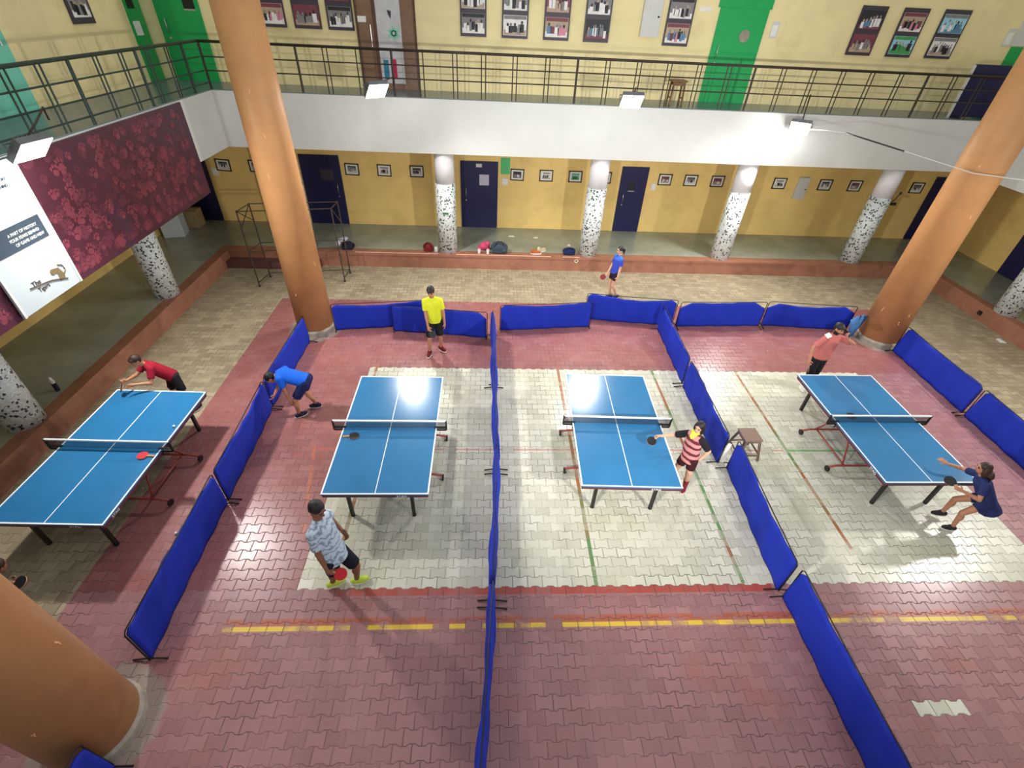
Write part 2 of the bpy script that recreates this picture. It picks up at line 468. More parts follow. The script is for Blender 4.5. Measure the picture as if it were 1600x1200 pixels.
# gallery: fascia beams, slabs, upper walls
FX0, FX1, UZ = -6.60, 13.00, 4.42
slab('trim_fascia_back', FX0 - 0.3, FX1 + 0.9, YB, YB + 0.60, 3.17, UZ - 0.02, M_WHITE)
slab('trim_fascia_left', FX0 - 0.3, FX0, -4.0, YB, 3.17, UZ - 0.02, M_WHITE)
slab('trim_fascia_right', FX1, FX1 + 0.9, -4.0, YB, 3.17, UZ - 0.02, M_WHITE)
slab('floor_gallery_back', -10.0, 15.8, YB + 0.02, 15.94, UZ - 0.2, UZ, M_UPFLOOR)
slab('floor_gallery_left', -10.0, FX0 - 0.02, -4.0, YB + 0.02, UZ - 0.2, UZ, M_UPFLOOR)
slab('floor_gallery_right', FX1 + 0.02, 15.8, -4.0, YB + 0.02, UZ - 0.2, UZ, M_UPFLOOR)
UY, UXL, UXR = 14.65, -8.28, 14.60
slab('wall_gallery_back', UXL - 0.2, UXR + 0.2, UY, UY + 0.2, UZ, 8.6, M_YEL_UP)
slab('wall_gallery_left', UXL - 0.2, UXL, -4.0, UY, UZ, 8.6, M_YEL_UP)
slab('wall_gallery_right', UXR, UXR + 0.2, -4.0, UY, UZ, 8.6, M_YEL_UP)
# the side the photograph is taken from
slab('floor_gallery_front', -10.0, 15.8, -4.0, -0.6, UZ - 0.2, UZ, M_UPFLOOR)
slab('baseboard_back', -9.86, 15.65, 15.725, 15.74, KZ, KZ + 0.06, M_YEL_LOW)

# ------------------------------------------------------------------ columns
def orange_column(cx, cy, r0, r1, label):
    t = thing('orange_column', label, 'column', (cx, cy, 0))
    MB().ecyl((0, 0, 0), (0, 0, 0.10), r0 + 0.03, n=48).ecyl((0, 0, 0.10), (0, 0, 0.14), r0 + 0.03, r0 + 0.005, n=48).build('base_ring', M_CEMENT, t, smooth=False)
    sh = MB().ecyl((0, 0, 0.1), (0, 0, 9.0), r0, r1, n=64).build('shaft', M_ORANGE, t, smooth=True)
    for p in sh.data.polygons: p.use_smooth = len(p.vertices) == 4
    # scuffs on the paint facing the court
    mb = MB(); rr = random.Random(int(cx * 10) + int(cy * 7))
    for k in range(5):
        a = math.atan2(-cy, -cx) + rr.uniform(-0.9, 0.9); z = rr.uniform(0.5, 5.0)
        for q in range(3):
            aa = a + q * 0.02; zz = z + q * rr.uniform(-0.03, 0.05)
            rad = r0 + (r1 - r0) * zz / 9.0 + 0.001
            c = Vector((rad * math.cos(aa), rad * math.sin(aa), zz)); tn = Vector((-math.sin(aa), math.cos(aa), 0))
            mb.obox(c, tn * 0.005, Vector((math.cos(aa), math.sin(aa), 0)) * 0.001, Vector((0, 0, rr.uniform(0.004, 0.03))))
    mb.build('scuff_marks', M_SCUFF, t)
    return t
orange_column(-4.12, 9.99, 0.41, 0.36, 'tall orange round column at the back left end of the blue barriers')
orange_column(9.86, 9.90, 0.45, 0.38, 'tall orange round column leaning into view at right beside the folded blue cloth')
orange_column(-4.16, 1.87, 0.42, 0.37, 'huge orange round column in the lower left corner of the photo')

def mosaic_column(cx, cy, ztop, label, top=2.38, bottom=KZ):
    t = thing('mosaic_column', label, 'column', (cx, cy, 0))
    MB().ecyl((0, 0, bottom), (0, 0, top), 0.275, n=40).build('mosaic_cladding', M_MOSAIC, t, smooth=True)
    MB().ecyl((0, 0, top), (0, 0, ztop), 0.262, n=40).build('plain_shaft', M_COLW, t, smooth=True)
    for o in t.children:
        for p in o.data.polygons: p.use_smooth = len(p.vertices) == 4
GC = 'mosaic clad columns round the court'
for cx, lab in ((-1.22, 'white and black mosaic column left of the navy door with the lilac paper'),
                (3.00, 'white and black mosaic column just left of the walking girl in blue'),
                (7.10, 'white and black mosaic column third from the left along the back kerb'),
                (11.27, 'white and black mosaic column nearest the back right corner, on the back kerb'),
                (-5.37, 'mosaic column hidden behind the back left orange column')):
    mosaic_column(cx, YB + 0.33, 3.17, lab)
for cy, lab in ((10.75, 'mosaic column under the maroon banner on the left kerb'),
                (6.22, 'mosaic column at the left photo edge beside the dark bottle')):
    mosaic_column(-7.82, cy, 4.22, lab)
mosaic_column(13.68, 10.62, 3.17, 'mosaic column at the right photo edge on the right kerb')
# ------------------------------------------------------------------ doors, lower level
def door_back(name, x0, x1, z0, z1, y, m, handle_side=-1, paper=None, plate=None, win=None, label=None, frame=None):
    mb = MB().box(x0, x1, y - 0.04, y, z0, z1)
    d = struct(mb.build(name, m), label)
    if frame:
        MB().box(x0 - 0.05, x0, y - 0.05, y, z0, z1 + 0.05).box(x1, x1 + 0.05, y - 0.05, y, z0, z1 + 0.05).box(x0, x1, y - 0.05, y, z1, z1 + 0.05).build('door_frame', frame, d)
    hx = x0 + 0.16 if handle_side < 0 else x1 - 0.16
    MB().caps((hx, y - 0.075, z0 + 0.98), (hx, y - 0.075, z0 + 1.25), 0.012, n=8).caps((hx, y - 0.075, z0 + 1.0), (hx, y - 0.04, z0 + 1.0), 0.008, n=6).caps((hx, y - 0.075, z0 + 1.23), (hx, y - 0.04, z0 + 1.23), 0.008, n=6).build('door_handle', M_STEEL, d, smooth=True)
    MB().ecyl((hx, y - 0.05, z0 + 0.88), (hx, y - 0.04, z0 + 0.88), 0.022, n=12).build('door_lock', M_STEEL, d)
    if paper:
        a, b2, c, e, pm = paper
        MB().box(a, b2, y - 0.043, y - 0.04, c, e).build('pasted_paper', pm, d)
    if plate:
        a, b2, c, e = plate
        MB().box(a, b2, y - 0.05, y - 0.04, c, e).build('name_plate', M_GREY, d)
    if win:
        a, b2, c, e = win
        MB().box(a, b2, y - 0.045, y - 0.04, c, e).build('vision_panel', M_BLACK, d)
        MB().box(a, b2, y - 0.05, y - 0.04, c - 0.03, c).build('panel_sill', M_STEEL, d)
    return d
door_back('door_1', -9.74, -8.57, KZ, 2.50, 15.74, M_NAVY, 1, label='navy door in the far left corner partly behind the maroon banner')
door_back('door_2', -5.76, -4.57, KZ, 2.50, 15.74, M_NAVY, 1, paper=(-5.19, -4.80, 1.77, 2.09, M_MOUNTD), label='navy door beside the back left orange column')
door_back('door_3', -0.90, 0.26, KZ, 2.47, 15.74, M_NAVY, -1, paper=(-0.32, -0.02, 1.77, 2.09, M_LILAC), plate=(-0.42, -0.24, 2.30, 2.40), label='navy door with a lilac paper')
door_back('door_4', 4.14, 4.99, KZ, 2.46, 15.74, M_NAVY, -1, win=(4.42, 4.63, 1.75, 2.02), label='navy door with a small dark pane, near the centre')
door_back('door_5', 14.41, 15.5, KZ, 2.47, 15.74, M_NAVY, 1, label='navy door in the back right corner')
mb = MB().box(15.61, 15.65, 11.95, 13.13, KZ, 2.47); d = struct(mb.build('door_6', M_NAVY), 'navy door on the right corridor wall')
MB().caps((15.585, 12.9, 1.4), (15.585, 12.9, 1.66), 0.012, n=8).caps((15.585, 12.9, 1.42), (15.61, 12.9, 1.42), 0.008, n=6).caps((15.585, 12.9, 1.64), (15.61, 12.9, 1.64), 0.008, n=6).build('door_handle', M_STEEL, d)
# gallery doors
d = door_back('door_7', 5.58, 6.80, UZ, 6.42, UY, M_GREEN, -1, label='bright green gallery door right of centre')
MB().box(5.52, 6.86, UY - 0.02, UY, 6.42, 7.2).build('over_panel', M_GREEN, d)
MB().ecyl((6.34, UY - 0.045, 5.88), (6.34, UY - 0.04, 5.88), 0.13, n=20).build('faded_patch', M_CEMENT, d)
d = door_back('door_8', -7.93, -6.90, UZ, 6.75, UY, M_GREEN, -1, win=(-7.25, -6.99, 5.88, 6.2), label='green gallery door in the back left corner')
mb = MB().box(UXL, UXL + 0.04, 14.03, 14.60, UZ, 6.75); d = struct(mb.build('door_9', M_GREEN), 'narrow green door leaf on the left gallery wall')
MB().box(UXL + 0.04, UXL + 0.045, 14.08, 14.35, 5.35, 5.62).build('pasted_paper', M_PAPER, d)
MB().box(UXL + 0.04, UXL + 0.045, 14.08, 14.35, 5.85, 6.1).build('vision_panel', M_BLACK, d)
mb = MB().box(UXL, UXL + 0.04, 9.0, 10.28, UZ, 6.45); d = struct(mb.build('door_10', M_GREEN_GLARE), 'green door paled with painted glare on the left gallery wall at the photo edge')
MB().caps((UXL + 0.08, 10.1, 5.4), (UXL + 0.08, 10.1, 5.66), 0.012, n=8).caps((UXL + 0.08, 10.1, 5.42), (UXL + 0.04, 10.1, 5.42), 0.008).caps((UXL + 0.08, 10.1, 5.64), (UXL + 0.04, 10.1, 5.64), 0.008).build('door_handle', M_STEEL, d)
d = door_back('door_11', 13.42, 14.5, UZ, 5.93, UY, M_GREEN, 1, label='green gallery door in the back right corner')
MB().box(13.36, 14.56, UY - 0.03, UY, 5.95, 6.6).build('over_panel', M_GREY, d)
# brown double door with a painted canvas
d = struct(MB().box(-3.27, -1.83, UY - 0.035, UY, UZ, 7.6).build('door_12', M_BROWN), 'brown double door on the gallery with a painted canvas')
MB().box(-2.86, -2.80, UY - 0.05, UY - 0.03, UZ, 7.6).box(-3.27, -3.22, UY - 0.05, UY - 0.03, UZ, 7.6).box(-1.88, -1.83, UY - 0.05, UY - 0.03, UZ, 7.6).build('door_frame', M_DKBROWN, d)
MB().caps((-2.93, UY - 0.07, 5.25), (-2.93, UY - 0.07, 5.75), 0.012, n=8).caps((-2.93, UY - 0.07, 5.28), (-2.93, UY - 0.03, 5.28), 0.008).caps((-2.93, UY - 0.07, 5.72), (-2.93, UY - 0.03, 5.72), 0.008).build('door_handle', M_STEEL, d)

t = thing('painted_canvas', 'tall grey canvas with a red paper flower hanging on the brown gallery door', 'poster', (-2.48, UY - 0.05, 4.55))
MB().box(-0.29, 0.29, -0.012, 0, 0, 3.0).build('canvas', M_POSTER, t)
mb = MB()
for k in range(16):
    a = 2 * math.pi * k / 16
    mb.add([(-0.06 + 0.20 * math.cos(a), -0.03, 2.0 + 0.20 * math.sin(a)), (-0.06 + 0.12 * math.cos(a - 0.25), -0.02, 2.0 + 0.12 * math.sin(a - 0.25)), (-0.06 + 0.12 * math.cos(a + 0.25), -0.02, 2.0 + 0.12 * math.sin(a + 0.25))], [(0, 1, 2)])
mb.ecyl((-0.06, -0.012, 2.0), (-0.06, -0.03, 2.0), 0.15, n=24)
fl = mb.build('paper_flower', M_REDF, t)
MB().ecyl((-0.06, -0.03, 2.0), (-0.06, -0.04, 2.0), 0.05, n=16).build('flower_heart', mat('orange_paper', rgb(240, 150, 70)), fl)
mb = MB()
for k in range(18):
    a = 2 * math.pi * k / 18; l = 0.13 + 0.05 * (k % 3)
    mb.add([(0.10 + l * math.cos(a), -0.014, 1.05 + l * 0.9 * math.sin(a)), (0.10 + 0.04 * math.cos(a - 0.5), -0.014, 1.05 + 0.04 * math.sin(a - 0.5)), (0.10 + 0.04 * math.cos(a + 0.5), -0.014, 1.05 + 0.04 * math.sin(a + 0.5))], [(0, 1, 2)])
mb.build('mint_splash', M_MINT, t)
MB().add([(-0.02, -0.014, 1.50), (0.08, -0.014, 1.48), (0.06, -0.014, 1.32), (0.0, -0.014, 1.42)], [(0, 1, 2, 3)]).build('grey_arrow', M_MOUNTD, t)
MB().box(-0.02, 0.10, -0.045, -0.012, 0.12, 0.52).build('red_strip', M_CRIM, t)
MB().box(-0.22, -0.10, -0.025, -0.012, 0.12, 0.50).build('blue_strip', M_BLUE2, t)

# ------------------------------------------------------------------ pictures
PCOL = [mat('print_%s' % n, rgb(*c), 0.5, var=0.12, scale=14) for n, c in (('black', (40, 38, 44)), ('white', (226, 224, 220)), ('grey', (128, 126, 126)), ('maroon', (120, 60, 74)), ('pink', (206, 130, 150)), ('blue', (90, 130, 160)), ('green', (70, 150, 84)), ('sepia', (176, 154, 130)), ('skyblue', (150, 200, 216)))]
PAL = dict(bw=([2, 1, 0], [0, 1, 2, 1, 0]), bwlight=([1, 7, 2], [0, 2, 0, 1]), colour=([7, 1, 3], [3, 4, 1, 5, 0]), dark=([0, 3, 0], [1, 5, 1, 2]), lawn=([8, 6, 6], [6, 0, 6]), sky=([8, 5, 2], [1, 8, 1, 5]), hall=([3, 7, 3], [1, 7, 2]))
def photo(parent, w, h, org, ex, ez, nrm, kind, seed):
    """a printed photograph: backdrop, ground and a row of standing figures, all flat print"""
    rr = random.Random(seed); bgc, fgc = PAL[kind]; mb = MB()
    ex, ez, nrm, org = Vector(ex), Vector(ez), Vector(nrm), Vector(org)
    P = lambda u, v, q: org + ex * (u * w) + ez * (v * h) + nrm * q
    mb.prism([P(0, 0, 0), P(1, 0, 0), P(1, 1, 0), P(0, 1, 0)], nrm * 0.002, bgc[0])
    mb.poly([P(0.02, 0.02, 0.0025), P(0.98, 0.02, 0.0025), P(0.98, 0.28, 0.0025), P(0.02, 0.28, 0.0025)], bgc[1])
    mb.poly([P(0.02, 0.80, 0.0025), P(0.98, 0.80, 0.0025), P(0.98, 0.98, 0.0025), P(0.02, 0.98, 0.0025)], bgc[2])
    n = rr.choice((5, 6, 7, 8))
    for k in range(n):
        u = 0.1 + 0.8 * (k + 0.5) / n + rr.uniform(-0.02, 0.02); hh = rr.uniform(0.45, 0.62); b0 = rr.uniform(0.06, 0.22); wd = 0.42 / n
        c = rr.choice(fgc)
        mb.poly([P(u - wd, b0, 0.003), P(u + wd, b0, 0.003), P(u + wd * 1.1, b0 + hh * 0.7, 0.003), P(u - wd * 1.1, b0 + hh * 0.7, 0.003)], c)
        mb.poly([P(u + wd * 0.6 * math.cos(q * 0.785), b0 + hh * 0.85 + 0.09 * math.sin(q * 0.785), 0.0032) for q in range(8)], rr.choice((7, 2, 0)))
    return mb.build('photo_print', PCOL, parent, fix=False)

PK = ['bw', 'bwlight', 'bw', 'hall', 'bw', 'colour', 'bwlight', 'dark']
def collage(x0, x1, z0, nph, kinds, label, z1=None, y=UY):
    """dark upright board with photographs one above the other"""
    hgt = 0.5 * nph if z1 is None else z1 - z0
    t = thing('photo_board', label, 'picture', ((x0 + x1) / 2, y - 0.012, z0), group='dark photo boards on the gallery wall')
    w = x1 - x0
    MB().box(-w / 2, w / 2, -0.03, 0, 0, hgt).build('board', M_MOUNTD, t)
    ph = (hgt - 0.06) / nph
    for k in range(nph):
        photo(t, w - 0.07, ph - 0.09, (-w / 2 + 0.035, -0.031, 0.06 + k * ph), (1, 0, 0), (0, 0, 1), (0, -1, 0), kinds[k % len(kinds)], hash_seed(label) + k)
    return t
def hash_seed(s): return sum((i + 1) * ord(c) for i, c in enumerate(s)) % 9973
for x0, x1, kinds, lab in (
    (-5.50, -4.93, ['colour', 'bw'], 'photo board half hidden by the orange column, left of the brown door'),
    (-4.74, -4.10, ['hall', 'dark'], 'photo board in the middle of the three left of the brown door'),
    (-3.94, -3.32, ['bw', 'dark'], 'photo board touching the left edge of the brown gallery door'),
    (-0.75, -0.12, ['bw', 'bwlight'], 'photo board first to the right of the brown door'),
    (0.26, 0.90, ['bwlight', 'bw'], 'photo board second to the right of the brown door'),
    (1.29, 1.92, ['colour', 'hall'], 'photo board third to the right of the brown door, pink dresses in its lower photo'),
    (2.29, 2.92, ['dark', 'bw'], 'photo board with a dark lower photo, fourth to the right of the brown door'),
    (4.30, 4.94, ['colour', 'bw'], 'photo board between the grey wall box and the green gallery door')):
    collage(x0, x1, 5.61, 4, kinds + ['bw', 'dark'], lab, z1=7.62)
collage(9.10, 9.75, 5.60, 2, ['hall', 'dark'], 'photo board leftmost of the three right of the green gallery door')
collage(10.17, 10.82, 5.60, 2, ['lawn', 'colour'], 'photo board with a green lawn in its lower photo')
collage(11.22, 11.90, 5.61, 2, ['bwlight', 'sky'], 'photo board rightmost of the three right of the green gallery door')
# portrait on the left gallery wall
t = thing('photo_board', 'single dark photo board on the left gallery wall', 'picture', (UXL + 0.012, 12.47, 5.62), group='dark photo boards on the gallery wall')
MB().box(0, 0.03, -0.33, 0.33, 0, 1.1).build('board', M_MOUNTD, t)
photo(t, 0.54, 0.42, (0.031, -0.27, 0.10), (0, 1, 0), (0, 0, 1), (1, 0, 0), 'bw', 5)
photo(t, 0.54, 0.42, (0.031, -0.27, 0.58), (0, 1, 0), (0, 0, 1), (1, 0, 0), 'dark', 6)

def small_picture(xc, zc, kind, label, w=0.42, h=0.34, y=15.74, tilt=0.0):
    t = thing('framed_photo', label, 'picture', (xc, y, zc), group='small framed photos along the back corridor wall')
    t.rotation_euler = (0, tilt, 0)
    mb = MB()
    f = 0.028
    mb.box(-w / 2, w / 2, -0.03, 0, -h / 2, -h / 2 + f).box(-w / 2, w / 2, -0.03, 0, h / 2 - f, h / 2)
    mb.box(-w / 2, -w / 2 + f, -0.03, 0, -h / 2, h / 2).box(w / 2 - f, w / 2, -0.03, 0, -h / 2, h / 2)
    mb.build('frame', M_FRAME, t)
    MB().box(-w / 2 + f, w / 2 - f, -0.015, 0, -h / 2 + f, h / 2 - f).build('mount', M_CARD, t)
    photo(t, w - 0.17, h - 0.15, (-(w - 0.17) / 2, -0.016, -(h - 0.15) / 2), (1, 0, 0), (0, 0, 1), (0, -1, 0), kind, hash_seed(label))
for xc, kind, tilt, lab in (
    (-8.06, 'bw', 0.05, 'small framed photo nearest the maroon banner, a notice under its left edge'),
    (-7.08, 'bw', 0.03, 'small framed photo half hidden by the back left orange column'),
    (-4.22, 'bw', 0.03, 'small framed photo just right of the navy door by the orange column'),
    (-3.24, 'bwlight', 0.03, 'small framed photo in the middle of the three left of the first mosaic column'),
    (-2.25, 'bw', 0.0, 'small framed photo just left of the first mosaic column'),
    (0.86, 'dark', 0.02, 'small framed photo touching the green notice'),
    (1.77, 'bwlight', 0.0, 'small framed photo second to the right of the green notice'),
    (2.69, 'lawn', 0.0, 'small framed photo just left of the column by the walking girl'),
    (3.62, 'bw', 0.0, 'small framed photo mostly hidden behind the column by the walking girl'),
    (5.56, 'hall', 0.0, 'small framed photo first to the right of the navy door with the dark pane'),
    (6.39, 'bw', 0.0, 'small framed photo second to the right of the navy door with the dark pane'),
    (7.26, 'hall', 0.0, 'small framed photo third to the right of the navy door with the dark pane'),
    (9.30, 'bwlight', 0.0, 'small pale framed photo left of the grey box on the corridor wall'),
    (10.82, 'bw', 0.0, 'small framed photo right of the grey box on the corridor wall'),
    (11.82, 'hall', 0.0, 'small framed photo just left of the rightmost back mosaic column'),
    (13.92, 'bw', 0.0, 'small framed photo beside the navy door in the back right corner')):
    small_picture(xc, 2.11, kind, lab, tilt=tilt)

def plate_thing(name, label, cat, x0, x1, z0, z1, y, m, th=0.02, inner=None, group=None):
    t = thing(name, label, cat, ((x0 + x1) / 2, y, (z0 + z1) / 2), group=group)
    w, h = x1 - x0, z1 - z0
    bevel(MB().box(-w / 2, w / 2, -th, 0, -h / 2, h / 2).build('plate', m, t), 0.004)
    if inner: MB().box(-w * 0.36, w * 0.36, -th - 0.004, -th, -h * 0.40, h * 0.28).build('sheet', inner, t)
    return t
plate_thing('notice_board', 'green notice on the corridor wall right of the navy door with the lilac paper', 'notice', 0.34, 0.63, 2.11, 2.59, 15.74, M_GRNNOTE, 0.012)
for q in range(4): pass
plate_thing('switch_plate', 'white switch plate under the green notice', 'switch', 0.39, 0.58, 1.80, 2.00, 15.74, M_PAPER, 0.03)
plate_thing('switch_plate', 'white switch plate right of the navy door with the dark pane', 'switch', 5.15, 5.31, 1.78, 1.99, 15.74, M_PAPER, 0.03)
plate_thing('paper_notice', 'white paper notice under the framed photo nearest the maroon banner', 'notice', -8.46, -8.27, 1.80, 2.02, 15.74, M_PAPER, 0.01)
t = plate_thing('wall_box', 'pale grey electrical box on the back corridor wall', 'electrical box', 9.88, 10.22, 1.66, 2.33, 15.74, M_GREY, 0.10)
MB().ecyl((0.12, -0.10, -0.02), (0.12, -0.115, -0.02), 0.02, n=10).build('knob', M_BLACK, t)
t = plate_thing('wall_box', 'tall pale grey electrical box on the gallery wall between photo boards', 'electrical box', 3.68, 4.14, 5.77, 6.9, UY, M_GREY, 0.10)
MB().ecyl((0.16, -0.10, -0.16), (0.16, -0.115, -0.16), 0.022, n=10).build('knob', M_BLACK, t)
plate_thing('name_plate', 'small white name plate left of the green gallery door', 'sign', 5.07, 5.37, 6.33, 6.41, UY, M_PAPER, 0.012)
plate_thing('paper_notice', 'grey notice with a white sheet right of the green gallery door', 'notice', 6.98, 7.17, 5.87, 6.20, UY, M_GREY, 0.012, M_PAPER)
plate_thing('paper_notice', 'grey notice with a white sheet near the back right corner of the gallery', 'notice', 13.12, 13.33, 5.93, 6.30, UY, M_GREY, 0.012, M_PAPER)
plate_thing('name_plate', 'small white plate on the brown gallery door beside the photo board', 'sign', -3.22, -3.02, 5.79, 5.91, UY - 0.035, M_PAPER, 0.012)

# ------------------------------------------------------------------ railings
def post_mesh(r, h): return MB().ecyl((0, 0, 0), (0, 0, h), r, n=8)
def railing(label, p0, p1, thick, thin, m, low=False):
    p0, p1 = Vector(p0), Vector(p1); L = (p1 - p0).length; d = (p1 - p0).normalized()
    t = thing('balcony_railing', label, 'railing', p0, math.atan2(d.y, d.x), group='dark steel gallery railings')
    MB().ecyl((0, 0, 0.93), (L, 0, 0.93), 0.030, n=10).build('top_rail', m, t, smooth=True)
    for z in (0.64, 0.37) + ((0.13,) if low else ()):
        MB().ecyl((0, 0, z), (L, 0, z), 0.014, n=8).build('mid_rail', m, t)
    a = post_mesh(0.028, 0.92); b = post_mesh(0.014, 0.92); fa = fb = None
    for x in thick:
        if fa is None: fa = a.build('post', m, t); o = fa
        else: o = fa.copy(); COL.objects.link(o); o.parent = t
        o.location = (x, 0, 0)
    for x in thin:
        if fb is None: fb = b.build('baluster', m, t); o = fb
        else: o = fb.copy(); COL.objects.link(o); o.parent = t
        o.location = (x, 0, 0)
    return t
RX0 = -6.62
thick = [x - RX0 for x in (-6.6, -4.47, -2.30, 2.05, 6.34, 10.68)]
thin = []
for x in (-5.87, -5.17, -3.81, -3.06, -1.63, -0.84, -0.17, 0.57, 1.34, 2.77, 3.52, 4.25, 4.98, 5.71, 7.05, 7.80, 8.53, 9.26, 9.99, 11.37, 12.10):
    thin += [x - 0.05 - RX0, x + 0.05 - RX0]
RY = YB + 0.03
railing('dark railing along the back gallery above the white fascia', (RX0, RY, UZ), (12.98, RY, UZ), thick, thin, M_RAIL)
RXL = FX0 - 0.03
thick = [0.2, 2.4, 4.6, 6.8, 8.85, 10.9, 13.9, 16.2]
ys = [7.93, 8.63, 9.94, 10.68, 11.9, 12.5]
thin = []
for y in (7.95, 8.60, 9.90, 10.60, 11.42, 12.12): thin += [13.40 - y - 0.05, 13.40 - y + 0.05]
thick = [13.40 - 9.24, 13.40 - 11.05, 13.40 - 12.75, 13.40 - 7.0, 13.40 - 4.8, 13.40 - 2.6]
for y in (6.3, 5.5, 4.1, 3.3): thin += [13.40 - y - 0.05, 13.40 - y + 0.05]
railing('dark green railing along the left gallery above the maroon banner', (RXL, 13.40, UZ), (RXL, 1.5, UZ), thick, thin, M_RAILG, True)
railing('railing along the right gallery behind the orange column', (FX1 + 0.03, 1.5, UZ), (FX1 + 0.03, 13.42, UZ), [1.2, 3.4, 5.6, 7.8, 10.0, 11.88], [2.0, 2.1, 2.7, 2.8, 4.1, 4.2, 4.9, 5.0, 6.3, 6.4, 7.1, 7.2, 8.5, 8.6, 9.3, 9.4, 10.7, 10.8, 11.3, 11.4], M_RAILG, True)

# ------------------------------------------------------------------ floodlights
def floodlight(foot, head, power, tilt, label):
    foot, head = Vector(foot), Vector(head)
    t = thing('floodlight', label, 'lamp', foot, group='white floodlights on arms round the gallery')
    h = head - foot
    MB().tube([(0, 0, -0.17), (0, 0, 0.0), h * 0.5 + Vector((0, 0, 0.07)), h + Vector((0, 0, 0.17))], 0.014, n=8).build('arm', M_RAIL, t, smooth=True)
    out = Vector((2.9, 5.5, 0)) - head; out.z = 0; out.normalize()
    nrm = (out * 0.8 + Vector((0, 0, -tilt))).normalized()
    sx = Vector((0, 0, 1)).cross(out).normalized(); sy = nrm.cross(sx)
    b = MB().obox(h - nrm * 0.06, sx * 0.23, sy * 0.19, nrm * 0.045)
    for k in range(7): b.obox(h - nrm * 0.125 + sx * (-0.18 + 0.06 * k), sx * 0.006, sy * 0.15, nrm * 0.02)
    bevel(b.build('housing', M_ALU, t), 0.006)
    MB().tube([h - sx * 0.25 + nrm * -0.06, h - sx * 0.25 - nrm * 0.17, h + sx * 0.25 - nrm * 0.17, h + sx * 0.25 - nrm * 0.06], 0.012, n=6).build('bracket', M_ALU, t)
    MB().obox(h - nrm * 0.012, sx * 0.22, sy * 0.18, nrm * 0.006).build('lens', M_GLASSW, t)
    def lamp(kind, e):
        ld = bpy.data.lights.new('lamp_light', kind); ld.energy = e; ld.shadow_soft_size = 0.14; ld.color = (1.0, 0.985, 0.955)
        if kind == 'SPOT': ld.spot_size = math.radians(172 if foot.y > 0 else 84); ld.spot_blend = 0.75 if foot.y > 0 else 0.5
        lo = bpy.data.objects.new('lamp_light', ld); COL.objects.link(lo); lo.parent = t; lo.location = h + nrm * 0.16
        lo.rotation_mode = 'QUATERNION'; lo.rotation_quaternion = nrm.to_track_quat('-Z', 'Y')
    lamp('SPOT', power); lamp('POINT', power * (0.08 if foot.y > 0 else 0.03))
    return t
LL = ['floodlight at the left photo edge in front of the maroon banner', 'floodlight in front of the brown gallery door', 'floodlight at the centre above its own glow on the white fascia', 'floodlight below the gallery edge at right with a cable running from it', 'floodlight on the right gallery outside the picture', 'floodlight on the near gallery at left outside the picture', 'floodlight on the near gallery at right outside the picture']
for (ft, hd, pw, tl), lab in zip(LAMPS, LL): floodlight(ft, hd, pw, tl, lab)
t = thing('power_cable', 'thin pale cable sagging from the right floodlight past the right orange column', 'cable', (7.66, 12.60, 4.20))
o_ = Vector((7.66, 12.60, 4.20))
MB().tube([Vector(q) - o_ for q in ((7.66, 12.60, 4.20), (7.75, 12.0, 4.30), (7.84, 11.4, 4.36), (8.6, 10.5, 4.22), (9.36, 9.50, 4.08), (10.2, 8.9, 4.1), (11.6, 8.6, 4.2), (12.97, 8.6, 4.3))], 0.009, n=6).build('wire', M_GREY, t, smooth=True)
MB().tube([Vector(q) - o_ for q in ((7.83, 11.42, 4.36), (8.6, 10.5, 4.22))], 0.015, n=8).build('dark_sleeve', M_RAIL, t, smooth=True)

# ------------------------------------------------------------------ banner on the left gallery
t = thing('wall_banner', 'big maroon banner with pink paw prints hanging under the left railing', 'banner', (FX0 + 0.02, 6.0, 2.52))
BY0, BY1, BH = -5.0, 5.86, 1.86
MB().box(0, 0.02, BY0, BY1, 0, BH).build('sheet', M_BANNER, t)
def paws(seed, n, name, m):
    rr = random.Random(seed); mb = MB()
    for k in range(n):
        y, z = rr.uniform(BY0 + 0.2, BY1 - 0.2), min(BH - 0.15, max(0.14, rr.betavariate(1.0, 1.35) * BH)); s = rr.uniform(0.6, 1.05); a = rr.uniform(-0.6, 0.6); dx = 0.0205 + (0.00001 * k if n < 500 else 0.000005 * k - 0.0002)
        def blob(cy, cz, ry, rz):
            pts = []
            for q in range(10):
                u, v = cy + ry * math.cos(q * 0.628), cz + rz * math.sin(q * 0.628)
                pts.append((dx, y + s * (u * math.cos(a) - v * math.sin(a)), z + s * (u * math.sin(a) + v * math.cos(a))))
            mb.poly(pts)
        blob(0, -0.02, 0.062, 0.050)
        for (cy, cz) in ((-0.075, 0.035), (-0.028, 0.075), (0.028, 0.075), (0.075, 0.035)): blob(cy, cz, 0.024, 0.032)
    mb.build(name, m, t, fix=False)
paws(3, 430, 'paw_print', M_PAW1); paws(4, 520, 'faded_paw_print', M_PAW2)
